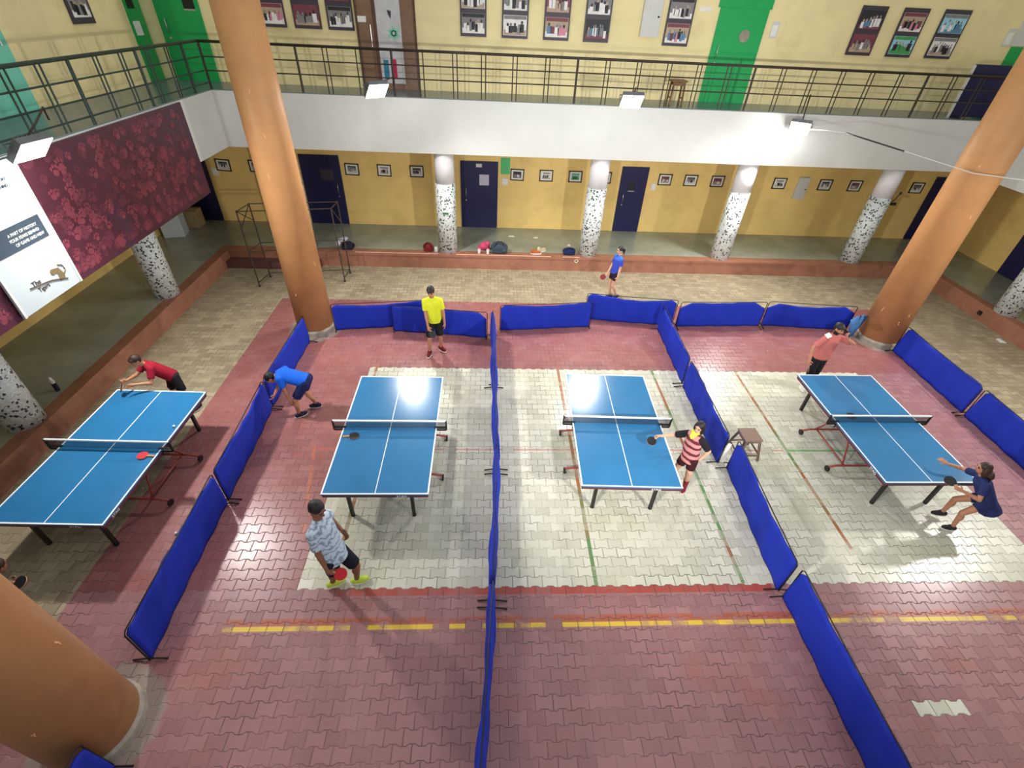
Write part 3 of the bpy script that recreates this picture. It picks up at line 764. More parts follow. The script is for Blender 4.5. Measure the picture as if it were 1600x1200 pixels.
# white vinyl panel with lettering
t = thing('lettered_panel', 'white vinyl panel with a slate band and small cat drawing hung over the maroon banner', 'poster', (FX0 + 0.085, 6.66, 2.55))
MB().box(-0.02, 0.0, -0.60, 0.60, 0, 1.84).build('panel', M_VINYLW, t)
for y in (-0.60, 0.56): MB().box(0.0, 0.015, y, y + 0.04, 0, 1.84).build('edge_strip', M_GREY, t)
MB().box(0.0, 0.006, -0.55, 0.48, 0.79, 1.10).build('slate_band', M_SLATE, t)
for k, (s, x) in enumerate((('A PART OF HISTORY', -0.14), ('YOUR FEARS BEHIND', -0.16), ('OF GAME AND NEW', -0.10))):
    text('lettering', s, 0.056, M_PAPER, t, (0.008, x, 0.985 - 0.072 * k), (0, 1, 0), (0, 0, 1))
for k, s in enumerate(('HISTORY', 'BEHIND')):
    text('lettering', s, 0.05, M_SLATE, t, (0.004, 0.12, 1.62 - 0.08 * k), (0, 1, 0), (0, 0, 1))
text('lettering', 'The', 0.10, M_BARK, t, (0.004, -0.22, 0.29), (0, 1, 0), (0, 0, 1))
text('lettering', 'Tigers', 0.085, M_BARK, t, (0.004, -0.17, 0.19), (0, 1, 0), (0, 0, 1))
MB().tube([(0.006, -0.28, 0.30), (0.006, -0.05, 0.27), (0.006, 0.12, 0.24), (0.006, 0.38, 0.15)], 0.008, n=6).build('drawn_branch', M_BARK, t)
mb = MB()
mb.prism([(0.002, 0.24, 0.17), (0.002, 0.35, 0.16), (0.002, 0.37, 0.24), (0.002, 0.32, 0.35), (0.002, 0.22, 0.37), (0.002, 0.19, 0.31), (0.002, 0.26, 0.28)], (0.004, 0, 0))
mb.ecyl((0.002, 0.195, 0.335), (0.008, 0.195, 0.335), 0.042, n=14)
mb.tube([(0.006, 0.36, 0.24), (0.006, 0.42, 0.28), (0.006, 0.40, 0.36), (0.006, 0.33, 0.39)], 0.008, n=6)
mb.build('drawn_cat', M_TAWNY, t)

# small fittings on the mosaic columns
t = thing('wall_fitting', 'small dark fitting hanging on the right side of the rightmost back mosaic column', 'fitting', (11.54, 13.62, 2.25))
MB().tube([(0.0, 0, 0.02), (0.05, -0.02, 0.10), (0.07, -0.03, 0.20), (0.12, -0.04, 0.30)], 0.014, n=8).build('arm', M_BLACK, t, smooth=True)
MB().box(-0.02, 0.12, -0.06, 0.0, -0.06, 0.01).build('holder', M_BLACK, t)
MB().ell((0.10, -0.035, 0.27), (0.035, 0.03, 0.05)).build('head', M_RAIL, t, smooth=True)
t = thing('sticker', 'small green sticker on the first mosaic column from the left', 'sticker', (-1.22, 13.4775, 1.62))
MB().box(-0.08, 0.08, -0.006, 0.004, -0.025, 0.025).build('sheet', mat('green_sticker', rgb(60, 120, 60)), t)

# ------------------------------------------------------------------ navy board on the gallery
t = thing('folded_board', 'large navy board standing behind the gallery railing in the back right corner', 'board', (12.55, 13.72, UZ))
bevel(MB().box(-0.58, 0.58, 0.0, 0.05, 0.02, 1.16).build('panel', M_NAVY, t), 0.008)
MB().box(-0.62, -0.58, 0.0, 0.05, 0.0, 1.14).build('edge_strip', M_GREY, t)
MB().caps((0.35, -0.03, 0.98), (0.35, -0.03, 1.08), 0.01).caps((0.35, -0.03, 1.03), (0.35, 0.01, 1.03), 0.008).build('latch', M_STEEL, t)
MB().box(-0.5, -0.4, -0.12, 0.2, 0, 0.03).box(0.4, 0.5, -0.12, 0.2, 0, 0.03).build('stand_foot', M_BLACK, t)
# ------------------------------------------------------------------ table tennis tables
def tt_table(label, loc, rz, lettering=True):
    t = thing('table_tennis_table', label, 'table', loc, rz, 'blue table tennis tables')
    W2, L2, Z = 0.7625, 1.37, 0.76
    def top(y0, y1, far):
        mb = MB(); b = 0.022; c = 0.006
        mb.box(-W2, W2, y0, y1, Z - 0.028, Z - 0.0004, 0)
        ye0, ye1 = (y0, y1 - b) if far else (y0 + b, y1)
        q = lambda x0, x1, a0, a1, mi: mb.poly([(x0, a0, Z), (x1, a0, Z), (x1, a1, Z), (x0, a1, Z)], mi)
        q(-W2 + b, -c, ye0, ye1, 0); q(c, W2 - b, ye0, ye1, 0); q(-c, c, ye0, ye1, 1)
        q(-W2, -W2 + b, y0, y1, 1); q(W2 - b, W2, y0, y1, 1)
        if far: q(-W2 + b, W2 - b, ye1, y1, 1)
        else: q(-W2 + b, W2 - b, y0, ye0, 1)
        return mb.build('tabletop', [M_TTBLUE, M_LINE], t, fix=False)
    top(-L2, -0.004, False); top(0.004, L2, True)
    mb = MB(); a = 0.012
    for y0, y1 in ((-L2 + a, -0.02), (0.02, L2 - a)):
        mb.box(-W2 + a, W2 - a, y0, y0 + 0.02, Z - 0.085, Z - 0.028).box(-W2 + a, W2 - a, y1 - 0.02, y1, Z - 0.085, Z - 0.028)
        mb.box(-W2 + a, -W2 + a + 0.02, y0 + 0.02, y1 - 0.02, Z - 0.085, Z - 0.028).box(W2 - a - 0.02, W2 - a, y0 + 0.02, y1 - 0.02, Z - 0.085, Z - 0.028)
    ap = mb.build('apron', M_APRON, t)
    # short bars of white lettering on the apron
    text('lettering', 'STAG', 0.06, M_LINE, ap, (0.30, -L2 + a - 0.001, Z - 0.080), (1, 0, 0), (0, 0, 1), 0.001)
    text('lettering', 'STAG', 0.06, M_LINE, ap, (W2 - a + 0.001, -1.20, Z - 0.080), (0, 1, 0), (0, 0, 1), 0.001)
    text('lettering', 'STAG', 0.06, M_LINE, ap, (-W2 + a - 0.001, -1.00, Z - 0.080), (0, -1, 0), (0, 0, 1), 0.001)
    for sx in (-1, 1):
        for sy in (-1, 1):
            mb = MB().obox((sx * 0.47, sy * 1.17, 0.36), (0.024, 0, 0), (0, 0.024, 0), (0, 0, 0.345)).ecyl((sx * 0.47, sy * 1.17, 0), (sx * 0.47, sy * 1.17, 0.02), 0.032, n=12)
            mb.build('leg', M_LEG, t)
    for sy in (-1, 1):
        MB().box(-0.47, 0.47, sy * 1.17 - 0.015, sy * 1.17 + 0.015, 0.60, 0.63).build('leg_brace', M_LEG, t)
    # wheeled carriage
    mb = MB()
    for sy in (-1, 1):
        y = sy * 0.46
        mb.tube([(-0.86, y, 0.10), (-0.70, y, 0.13), (0.70, y, 0.13), (0.86, y, 0.10)], 0.018, n=8)
        for sx in (-1, 1):
            mb.tube([(sx * 0.62, y, 0.13), (sx * 0.58, sy * 0.30, 0.45), (sx * 0.58, sy * 0.16, 0.70)], 0.015, n=8)
    mb.tube([(-0.58, -0.46, 0.13), (-0.58, 0.46, 0.13)], 0.014).tube([(0.58, -0.46, 0.13), (0.58, 0.46, 0.13)], 0.014)
    mb.build('carriage', M_REDBAR, t, smooth=True)
    for sx in (-1, 1):
        for sy in (-1, 1):
            MB().ecyl((sx * 0.86 - 0.014, sy * 0.46, 0.055), (sx * 0.86 + 0.014, sy * 0.46, 0.055), 0.055, n=20).ecyl((sx * 0.86, sy * 0.46, 0.055), (sx * 0.86, sy * 0.46, 0.11), 0.008).build('wheel', M_BLACK, t)
    for sx in (-1, 1):
        x = sx * 0.915
        MB().box(x - 0.012, x + 0.012, -0.012, 0.012, Z - 0.04, Z + 0.155).box(min(x, sx * 0.70), max(x, sx * 0.70), -0.018, 0.018, Z - 0.055, Z - 0.03).box(min(x, sx * 0.72), max(x, sx * 0.72), -0.015, 0.015, Z + 0.0005, Z + 0.02).ecyl((sx * 0.74, 0, Z - 0.13), (sx * 0.74, 0, Z - 0.05), 0.012).build('net_post', M_BLACK, t)
    MB().box(-0.915, 0.915, -0.002, 0.002, Z + 0.004, Z + 0.145).build('net', M_NET, t)
    MB().box(-0.915, 0.915, -0.011, 0.011, Z + 0.134, Z + 0.157).build('net_tape', M_LINE, t)
    return t
TABLES = [((-5.724, 5.291, 0), -0.028, 'blue table tennis table outside the left barriers with a red bat by its net'),
          ((-1.588, 5.768, 0), 0.001, 'blue table tennis table behind the boy in white and grey'),
          ((2.213, 5.896, 0), -0.032, 'blue table tennis table in the middle beside the girl in the striped top'),
          ((6.915, 5.977, 0), -0.001, 'blue table tennis table at right with the girl in navy at its corner')]
t0 = tt_table(TABLES[0][2], TABLES[0][0], TABLES[0][1])
for loc, rz, lab in TABLES[1:]: dup(t0, loc, rz, lab)

def bat(label, c, axis, nrm, up_mat=M_RUB_R, down_mat=M_RUB_B):
    """c = centre of the blade, axis = from handle to blade tip, nrm = normal of the upper rubber"""
    a = Vector(axis).normalized(); n = Vector(nrm); n = (n - a * n.dot(a)).normalized(); s = n.cross(a)
    t = thing('table_tennis_bat', label, 'bat', c, group='table tennis bats')
    def disc(z0, z1, r):
        mb = MB(); pts = []
        for k in range(28):
            q = 2 * math.pi * k / 28
            pts.append(a * (r * 1.06 * math.cos(q)) + s * (r * math.sin(q)) + n * z0)
        return mb.prism(pts, n * (z1 - z0))
    disc(-0.003, 0.003, 0.075).build('blade', M_WOOD, t)
    disc(0.003, 0.007, 0.0745).build('rubber', up_mat, t); disc(-0.007, -0.003, 0.0745).build('rubber', down_mat, t)
    bevel(MB().obox(-a * 0.122, a * 0.053, s * 0.014, n * 0.011).build('handle', M_WOOD, t), 0.005)
    return t
bat('red bat lying on the left table beside its net', (-5.16, 5.12, 0.772), (-1, 0.05, 0), (0, 0, 1))
bat('black bat lying under the net of the table by the boy in white and grey', (-2.13, 5.56, 0.772), (1, 0.1, 0), (0, 0, 1), M_RUB_B, M_RUB_R)
bat('black bat lying behind the net of the right table', (6.52, 6.13, 0.772), (1, 0.15, 0), (0, 0, 1), M_RUB_B, M_RUB_R)

def ball(p, label):
    return tag(MB().ell(p, 0.02, n=16, m=10).build('ball', M_LINE, smooth=True), label, 'ball', 'white table tennis balls')
ball((-5.02, 5.75, 0.78), 'white ball on the left table near its net')
ball((-4.55, 4.28, 0.02), 'white ball on the red tiles right of the left table')

# ------------------------------------------------------------------ barriers
def barrier(label, p0, p1, sag=0.05, cut=(0.16, 0.16), seed=0, side=1, lean=0.0, kink=0.02, h=0.70, slack=0.0, fl=0.20, fat=1.0):
    p0, p1 = Vector((*p0, 0)), Vector((*p1, 0)); L = (p1 - p0).length; d = (p1 - p0).normalized()
    t = thing('court_barrier', label, 'barrier', p0, math.atan2(d.y, d.x), 'royal blue cloth court barriers')
    rr = random.Random(seed); ph = rr.uniform(0, 6); NX, NZ = 48, 10
    vs = []; fs = []
    def topz(x):
        z = h - 0.012 - sag * math.sin(math.pi * x / L) ** 1.3
        if x < cut[0]: z -= (0.11 if cut[0] < 0.2 else 0.19) * (1 - x / cut[0])
        if x > L - cut[1]: z -= (0.11 if cut[1] < 0.2 else 0.19) * (1 - (L - x) / cut[1])
        return z
    for sidek in (0, 1):
        for j in range(NZ + 1):
            for i in range(NX + 1):
                x = 0.03 + (L - 0.06) * i / NX
                v = j / NZ; tz = topz(x); z = 0.008 + 0.02 * math.sin(x * 2.1 + ph) ** 2 * (1 if slack else 0.3) * (1 - v) + (tz - 0.008) * v
                th = 0.013 * fat + 0.016 * fat * math.sin(math.pi * v) * (0.6 + 0.4 * math.sin(x * 5 + ph))
                wav = kink * math.sin(x * 2.6 + ph) * (0.4 + 0.6 * v) + 0.008 * math.sin(x * 13 + ph + v * 4) + lean * v
                wav += slack * math.exp(-((x - L * 0.45) / (L * 0.25)) ** 2) * (v ** 2)
                vs.append((x, wav + (th if sidek else -th), z))
    n1 = (NX + 1) * (NZ + 1)
    for sidek in (0, 1):
        for j in range(NZ):
            for i in range(NX):
                a = sidek * n1 + j * (NX + 1) + i
                fs.append((a, a + 1, a + NX + 2, a + NX + 1))
    for j, (lo) in ((NZ, 1), (0, 0)):
        for i in range(NX):
            a = j * (NX + 1) + i; fs.append((a, a + 1, a + 1 + n1, a + n1))
    for i in (0, NX):
        for j in range(NZ):
            a = j * (NX + 1) + i; fs.append((a, a + NX + 1, a + NX + 1 + n1, a + n1))
    MB().add(vs, fs).build('cloth', M_BLUE, t, smooth=True)
    MB().tube([(0.012, 0, 0.02), (0.012, 0, h - 0.04), (0.05, 0, h), (L * 0.5, 0, h - 0.01), (L - 0.05, 0, h), (L - 0.012, 0, h - 0.04), (L - 0.012, 0, 0.02)], 0.009, n=8).build('frame', M_BLACK, t, smooth=True)
    for x in (0.03, L - 0.03):
        MB().tube([(x, -fl, 0.012), (x, -0.05, 0.03), (x, 0.05, 0.03), (x, fl, 0.012)], 0.011, n=8).build('foot', M_BLACK, t)
    return t
barrier('blue barrier running from the back left orange column behind the bending boy', (-4.12, 9.40), (-4.14, 7.08), 0.04, (0.12, 0.10), 1, lean=0.0)
barrier('blue barrier between the bending boy and the left table', (-4.14, 7.06), (-4.05, 4.86), 0.02, (0.10, 0.05), 2, lean=0.02)
barrier('blue barrier nearest the lower left orange column, its end toward the viewer', (-4.06, 4.84), (-3.98, 2.52), 0.02, (0.08, 0.05), 3)
barrier('blue barrier cut by the bottom edge of the photo beside the lower left column', (-3.80, 1.54), (-3.72, -0.76), 0.03, (0.1, 0.1), 4)
barrier('blue barrier touching the back left orange column on its right', (-3.66, 9.90), (-1.42, 10.20), 0.07, (0.14, 0.14), 5, fl=0.12)
barrier('blue barrier just behind the man in yellow', (-2.28, 9.91), (-0.01, 9.66), 0.02, (0.05, 0.2), 6, fl=0.10)
barrier('blue barrier first to the right of the centre dividing line along the back', (0.28, 10.0), (2.56, 10.24), 0.04, (0.12, 0.14), 7, fl=0.12)
barrier('blue barrier in front of the walking girl in blue', (2.46, 10.62), (4.70, 10.34), 0.08, (0.12, 0.16), 8, h=0.74)
barrier('blue barrier along the back between the right divider and the sagging one', (4.76, 10.33), (7.02, 10.42), 0.02, (0.28, 0.34), 9)
barrier('sagging blue barrier behind the man in salmon', (7.06, 10.46), (9.28, 10.27), 0.09, (0.26, 0.30), 10)
cl = [(0.11, 9.82), (0.13, 7.80), (0.165, 5.46), (0.095, 3.16), (-0.05, 0.86), (-0.10, -1.44)]
for k, lab in enumerate(('blue barrier at the far end of the centre divider', 'blue barrier of the centre divider beside the far half of the middle tables', 'blue barrier of the centre divider beside the near half of the middle tables', 'blue barrier of the centre divider crossing the yellow floor line', 'blue barrier of the centre divider at the bottom edge of the photo')):
    a, b = cl[k], cl[k + 1]
    barrier(lab, (a[0], a[1] - 0.02), (b[0], b[1] + 0.02), 0.02, (0.08, 0.08), 20 + k, kink=0.016, fat=2.1, fl=0.10 if k == 0 else 0.20)
barrier('crumpled blue barrier at the far end of the right divider', (4.29, 10.2), (4.19, 7.92), 0.16, (0.2, 0.1), 30, kink=0.03, slack=0.10)
barrier('blue barrier of the right divider beside the girl in the striped top', (4.19, 7.88), (4.13, 5.66), 0.02, (0.08, 0.06), 31, kink=0.03)
barrier('blue barrier of the right divider in front of the brown stool', (4.25, 5.58), (4.10, 3.28), 0.05, (0.12, 0.08), 32, kink=0.015)
barrier('blue barrier of the right divider cut by the bottom edge of the photo', (4.14, 3.24), (4.12, 0.96), 0.03, (0.10, 0.08), 33, kink=0.015)
barrier('blue barrier right of the right orange column, far one of two', (9.93, 9.38), (9.86, 7.06), 0.04, (0.12, 0.10), 34, lean=0.05)
barrier('blue barrier at the right photo edge, near one of two', (9.86, 7.02), (9.80, 4.72), 0.03, (0.10, 0.10), 35, lean=0.05)
t = thing('label_strip', 'white strip of printed cloth at the barrier joint left of the brown stool', 'strip', (4.155, 5.62, 0.0))
MB().add([(-0.03, 0.0, 0.10), (0.03, -0.012, 0.10), (0.03, -0.012, 0.56), (-0.03, 0.0, 0.56), (-0.03, 0.01, 0.10), (0.03, -0.002, 0.10), (0.03, -0.002, 0.56), (-0.03, 0.01, 0.56)], [(0, 1, 2, 3), (7, 6, 5, 4), (0, 4, 5, 1), (3, 2, 6, 7), (0, 3, 7, 4), (1, 5, 6, 2)]).build('strip', M_CARD, t)
# folded cloth bundle
t = thing('folded_cloth', 'folded pale blue cloth leaning between the last back barrier and the right orange column', 'cloth', (9.16, 9.96, 0))
mb = MB(); rr = random.Random(2)
for k in range(6):
    a = -0.5 + 0.2 * k
    p0 = Vector((-0.02 + 0.02 * k, -0.04 + 0.015 * k, 0.02)); p1 = p0 + Vector((math.sin(a) * 0.22, 0.02, 0.52 + 0.03 * (k % 3)))
    mb.ecyl(p0, p1, (0.045, 0.02), (0.085, 0.012), right=(1, 0, 0.2), n=10)
mb.build('folds', mat('pale_blue_cloth', rgb(70, 120, 176), 0.7, var=0.2, scale=9), t, smooth=True)
MB().ecyl((0.02, 0.0, 0.0), (0.02, 0.0, 0.62), 0.012).build('rod', M_BLACK, t)

# ------------------------------------------------------------------ stools
t = thing('plastic_stool', 'brown plastic stool beside the right divider', 'stool', (4.70, 5.955, 0), 0.02)
def stool_leg(sx, sy):
    mb = MB(); x0, y0, x1, y1 = sx * 0.215, sy * 0.225, sx * 0.145, sy * 0.145
    for (ax, ay, bx, by) in ((0.045, 0, 0.05, 0), (0, 0.045, 0, 0.05)):
        pts0 = [(x0, y0), (x0 - sx * ax, y0 - sy * ay)]
        w = 0.012
        if ax: q = [(x0, y0, 0), (x0 - sx * ax, y0, 0), (x1 - sx * bx, y1, 0.43), (x1, y1, 0.43)]; dv = (0, -sy * w, 0)
        else: q = [(x0, y0, 0), (x0, y0 - sy * ay, 0), (x1, y1 - sy * by, 0.43), (x1, y1, 0.43)]; dv = (-sx * w, 0, 0)
        mb.prism(q, dv)
    return mb
for sx in (-1, 1):
    for sy in (-1, 1): stool_leg(sx, sy).build('leg', M_STOOL, t)
bevel(MB().box(-0.165, 0.165, -0.170, 0.170, 0.43, 0.465).build('seat', M_STOOL, t), 0.02, 4)
mb = MB()
for s in (-1, 1): mb.box(-0.145, 0.145, s * 0.145 - 0.008, s * 0.145 + 0.008, 0.385, 0.432).box(s * 0.145 - 0.008, s * 0.145 + 0.008, -0.145, 0.145, 0.385, 0.432)
mb.build('seat_skirt', M_STOOL, t)
mb = MB()
for s in (-1, 1): mb.box(-0.19, 0.19, s * 0.198 - 0.006, s * 0.198 + 0.006, 0.10, 0.14).box(s * 0.19 - 0.006, s * 0.19 + 0.006, -0.198, 0.198, 0.10, 0.14)
mb.build('stretcher', M_STOOL, t)

t = thing('wooden_stool', 'worn wooden stool behind the gallery railing left of the green door', 'stool', (4.72, 14.0, UZ))
MB().box(-0.19, 0.19, -0.16, 0.16, 0.50, 0.535).build('seat', M_STOOLW, t)
for sx in (-1, 1):
    for sy in (-1, 1): MB().obox((sx * 0.15, sy * 0.12, 0.25), (0.02, 0, 0), (0, 0.02, 0), (-sx * 0.012, -sy * 0.01, 0.25)).build('leg', M_STOOLW, t)
MB().box(-0.15, 0.15, -0.13, -0.11, 0.42, 0.49).box(-0.15, 0.15, 0.11, 0.13, 0.42, 0.49).box(-0.155, -0.135, -0.12, 0.12, 0.14, 0.17).box(0.135, 0.155, -0.12, 0.12, 0.14, 0.17).build('rail', M_STOOLW, t)

# ------------------------------------------------------------------ bags and bits on the kerb
def remeshed(o, vox, smooth=3, fac=0.5):
    r = o.modifiers.new('remesh', 'REMESH'); r.mode = 'VOXEL'; r.voxel_size = vox; r.use_smooth_shade = True
    s = o.modifiers.new('smooth', 'SMOOTH'); s.factor = fac; s.iterations = smooth
    dg = bpy.context.evaluated_depsgraph_get(); dg.update()
    me = bpy.data.meshes.new_from_object(o.evaluated_get(dg)); old = o.data; o.modifiers.clear(); o.data = me; bpy.data.meshes.remove(old)
    me.polygons.foreach_set('use_smooth', [True] * len(me.polygons))
    return o
def bag(label, loc, size, m, seed, straps=True, name='sports_bag', lumps=6):
    t = thing(name, label, 'bag', loc); w, d, h = size; rr = random.Random(seed)
    mb = MB().ell((0, 0, h * 0.45), (w * 0.5, d * 0.5, h * 0.45))
    for k in range(lumps): mb.ell((rr.uniform(-.32, .32) * w, rr.uniform(-.25, .25) * d, h * rr.uniform(.25, .65)), (w * rr.uniform(.16, .26), d * rr.uniform(.2, .3), h * rr.uniform(.2, .34)))
    mb.box(-w * 0.42, w * 0.42, -d * 0.38, d * 0.38, 0.004, h * 0.3)
    remeshed(mb.build('body', m, t), 0.014, 4)
    if straps:
        MB().tube([(-w * 0.3, -d * 0.36, h * 0.55), (-w * 0.1, -d * 0.30, h * 1.04), (w * 0.14, -d * 0.30, h * 1.02), (w * 0.3, -d * 0.36, h * 0.5)], 0.012, n=6).build('strap', M_BLACK, t, smooth=True)
        MB().box(-w * 0.3, w * 0.3, -d * 0.46, -d * 0.40, h * 0.12, h * 0.40).build('pocket', m, t)
    return t
bag('dark grey rucksack on the back kerb right of the pink cloth', (0.31, 13.72, KZ), (0.52, 0.34, 0.36), cloth('grey_rucksack', 58, 70, 80), 1)
bag('dark red bag on the back kerb left of the first mosaic column', (-1.80, 13.72, KZ), (0.32, 0.24, 0.27), cloth('dark_red_bag', 122, 38, 40), 2)
bag('white carrier bag tucked behind the first mosaic column', (-1.56, 13.60, KZ), (0.12, 0.18, 0.20), cloth('white_bag', 200, 200, 198), 3, False, 'carrier_bag')
bag('navy bag on the back kerb left of the column by the walking girl', (2.42, 13.72, KZ), (0.40, 0.28, 0.22), cloth('navy_bag', 34, 42, 88), 4)
bag('dark bag with a white cloth on the back kerb right of the left orange column', (-4.16, 13.72, KZ), (0.36, 0.30, 0.24), cloth('dark_bag', 36, 36, 52), 5)
tag(remeshed(MB().ell((-4.27, 13.66, KZ + 0.285), (0.13, 0.10, 0.05)).ell((-4.2, 13.70, KZ + 0.32), (0.10, 0.09, 0.04)).ell((-4.36, 13.53, KZ + 0.22), (0.07, 0.05, 0.10)).build('towel', cloth('pale_towel', 186, 186, 196)), 0.012), 'crumpled pale towel lying on the dark bag by the left orange column', 'towel')
tag(remeshed(MB().ell((-0.13, 13.90, KZ + 0.11), (0.16, 0.12, 0.12)).ell((-0.05, 13.86, KZ + 0.20), (0.09, 0.08, 0.08)).ell((-0.22, 13.92, KZ + 0.06), (0.12, 0.1, 0.06)).box(-0.26, 0.0, 13.84, 13.98, KZ + 0.002, KZ + 0.05).build('pink_cloth', cloth('pink_cloth', 196, 72, 104)), 0.012), 'heap of pink cloth behind two white cups on the back kerb', 'cloth')
def cup(x, y, label):
    t = thing('drink_cup', label, 'cup', (x, y, KZ))
    MB().ecyl((0, 0, 0.0), (0, 0, 0.13), 0.035, 0.045, n=18).build('cup_body', M_PAPER, t, smooth=False)
    MB().ecyl((0, 0, 0.13), (0, 0, 0.14), 0.047, 0.040, n=18).build('lid', mat('pink_lid', rgb(220, 150, 160)), t)
cup(-0.29, 13.62, 'white cup left of the pink cloth on the back kerb'); cup(-0.03, 13.60, 'white cup between the pink cloth and the rucksack')
t = thing('sports_shoe', 'orange and white shoe on the back kerb halfway between two columns', 'shoe', (1.42, 13.68, KZ))
remeshed(MB().caps((-0.11, 0, 0.05), (0.10, 0, 0.045), 0.055, 0.045).ell((-0.10, 0, 0.09), (0.06, 0.05, 0.06)).build('upper', cloth('orange_shoe', 176, 92, 50), t), 0.01)
MB().ecyl((0, 0, 0), (0, 0, 0.025), (0.17, 0.055), n=20).build('sole', M_PAPER, t)
t = thing('sports_shoe', 'white shoe with a brown top lying against the orange one', 'shoe', (1.60, 13.87, KZ), 0.5)
remeshed(MB().caps((-0.11, 0, 0.06), (0.10, 0, 0.05), 0.058, 0.045).ell((-0.10, 0, 0.10), (0.06, 0.05, 0.06)).build('upper', cloth('cream_shoe', 210, 190, 150), t), 0.01)
MB().ecyl((0, 0, 0), (0, 0, 0.025), (0.17, 0.055), n=20).build('sole', M_PAPER, t)
for x, y, lab, wd in ((0.62, 14.96, 'scrap of white paper on the corridor floor behind the shoes', 0.2), (1.42, 14.9, 'scrap of white paper lying further back on the corridor floor', 0.16), (2.45, 14.35, 'small white scrap behind the navy bag', 0.1)):
    tag(MB().prism([(x, y, KZ + 0.001), (x + wd, y - 0.02, KZ + 0.001), (x + wd * 0.8, y + 0.09, KZ + 0.001), (x + 0.02, y + 0.06, KZ + 0.001)], (0, 0, 0.01)).build('paper_scrap', M_PAPER), lab, 'paper')
t = thing('water_bottle', 'dark bottle with a white cap on the left corridor by the mosaic column', 'bottle', (-7.86, 7.05, KZ))
MB().ecyl((0, 0, 0), (0, 0, 0.15), 0.038, n=18).ecyl((0, 0, 0.15), (0, 0, 0.17), 0.038, 0.034, n=18).build('body', mat('dark_bottle', rgb(34, 36, 52), 0.25), t, smooth=False)
MB().ecyl((0, 0, 0.17), (0, 0, 0.24), 0.036, n=18).build('label_band', M_GREY, t)
MB().ecyl((0, 0, 0.24), (0, 0, 0.29), 0.024, 0.02, n=14).build('cap', M_PAPER, t)
t = thing('white_cabinet', 'white box standing in the left corridor behind the mosaic column', 'box', (-9.42, 14.46, KZ), 0.25)
bevel(MB().box(-0.28, 0.28, -0.26, 0.26, 0, 0.72).build('carcass', M_VINYLW, t), 0.012)
MB().box(-0.30, 0.30, -0.28, 0.28, 0.72, 0.76).build('top', M_VINYLW, t)
t = thing('carton', 'cardboard carton behind the white box in the left corridor', 'box', (-9.3, 15.2, KZ), 0.1)
MB().box(-0.3, 0.3, -0.22, 0.22, 0, 0.5).build('body', mat('cardboard', rgb(186, 160, 120), 0.8), t)
MB().box(-0.3, 0.3, -0.03, 0.03, 0.5, 0.503).build('tape', M_GREY, t)
t = thing('kerb_socket', 'small black socket box on the right kerb', 'socket', (13.415, 10.98, 0.20))
MB().box(-0.03, 0.015, -0.05, 0.05, -0.05, 0.05).build('body', M_BLACK, t)
MB().box(-0.034, -0.03, -0.03, 0.03, -0.03, 0.03).build('face', M_RAIL, t)
t = thing('paper_scrap', 'pale paper scrap at the foot of the right kerb', 'paper', (13.2, 9.9, 0))
MB().prism([(-0.08, -0.1, 0.001), (0.06, -0.12, 0.001), (0.05, 0.10, 0.001), (-0.07, 0.06, 0.001)], (0, 0, 0.012)).build('sheet', M_PAPER, t)
# tape roll hanging on the kerb
mb = MB(); pts = [(2.62 + 0.05 * math.cos(k * 0.3927), 13.418, 0.33 + 0.05 * math.sin(k * 0.3927)) for k in range(17)]
tag(mb.tube(pts, 0.010, n=6).build('white_ring', M_PAPER), 'white ring against the back kerb below the navy bag', 'ring')
# bamboo sticks on the kerb edge
for x0, x1, lab in ((-3.9, -1.5, 'long pale stick lying on the kerb edge left of the first mosaic column'), (-0.95, 1.85, 'long pale stick lying on the kerb edge under the rucksack'), (2.2, 2.72, 'short pale stick lying on the kerb edge by the navy bag')):
    tag(MB().ecyl((x0, 13.45, KZ + 0.016), (x1, 13.45, KZ + 0.016), 0.012, n=8).build('stick', mat('pale_stick', rgb(226, 176, 148), 0.6)), lab, 'stick')

# ------------------------------------------------------------------ steel rack at the back left
t = thing('steel_rack', 'rusty steel frame rack standing behind the back left orange column', 'rack', (0, 0, 0))
A, B2, C2, D2 = (-6.20, 12.02), (-6.16, 12.90), (-3.99, 12.95), (-4.02, 12.42)
B2 = (-6.12, 12.60)
M_RUST = mat('rusty_steel', rgb(70, 56, 52), 0.7, var=0.25, scale=20)
for p in (A, B2, C2, D2): MB().ecyl((p[0], p[1], 0), (p[0], p[1], 2.05), 0.018, n=8).ecyl((p[0], p[1], 0), (p[0], p[1], 0.04), 0.03, n=8).build('upright', M_RUST, t)
def bar(a, za, b, zb, nm='crossbar'): return MB().ecyl((a[0], a[1], za), (b[0], b[1], zb), 0.013, n=8).build(nm, M_RUST, t)
for z in (2.03, 1.0, 0.12):
    for a, b in ((A, B2), (B2, C2), (C2, D2), (D2, A)):
        if z == 0.12 and (a, b) == (D2, A): continue
        bar(a, z, b, z)
bar(A, 2.03, B2, 1.6, 'brace'); bar(B2, 2.03, A, 1.6, 'brace'); bar(D2, 2.03, C2, 1.5, 'brace')
# ------------------------------------------------------------------ people
def ik(a, b, l1, l2, pole):
    a, b, pole = Vector(a), Vector(b), Vector(pole)
    d = b - a; L = d.length; mx = (l1 + l2) * 0.998
    if L > mx: b = a + d * (mx / L); d = b - a; L = mx
    d.normalize(); q = (l1 * l1 - l2 * l2 + L * L) / (2 * L); h = math.sqrt(max(0.0, l1 * l1 - q * q))
    p = pole - d * pole.dot(d)
    p = p.normalized() if p.length > 1e-4 else Vector((0, 0, 1))
    return a + d * q + p * h, b

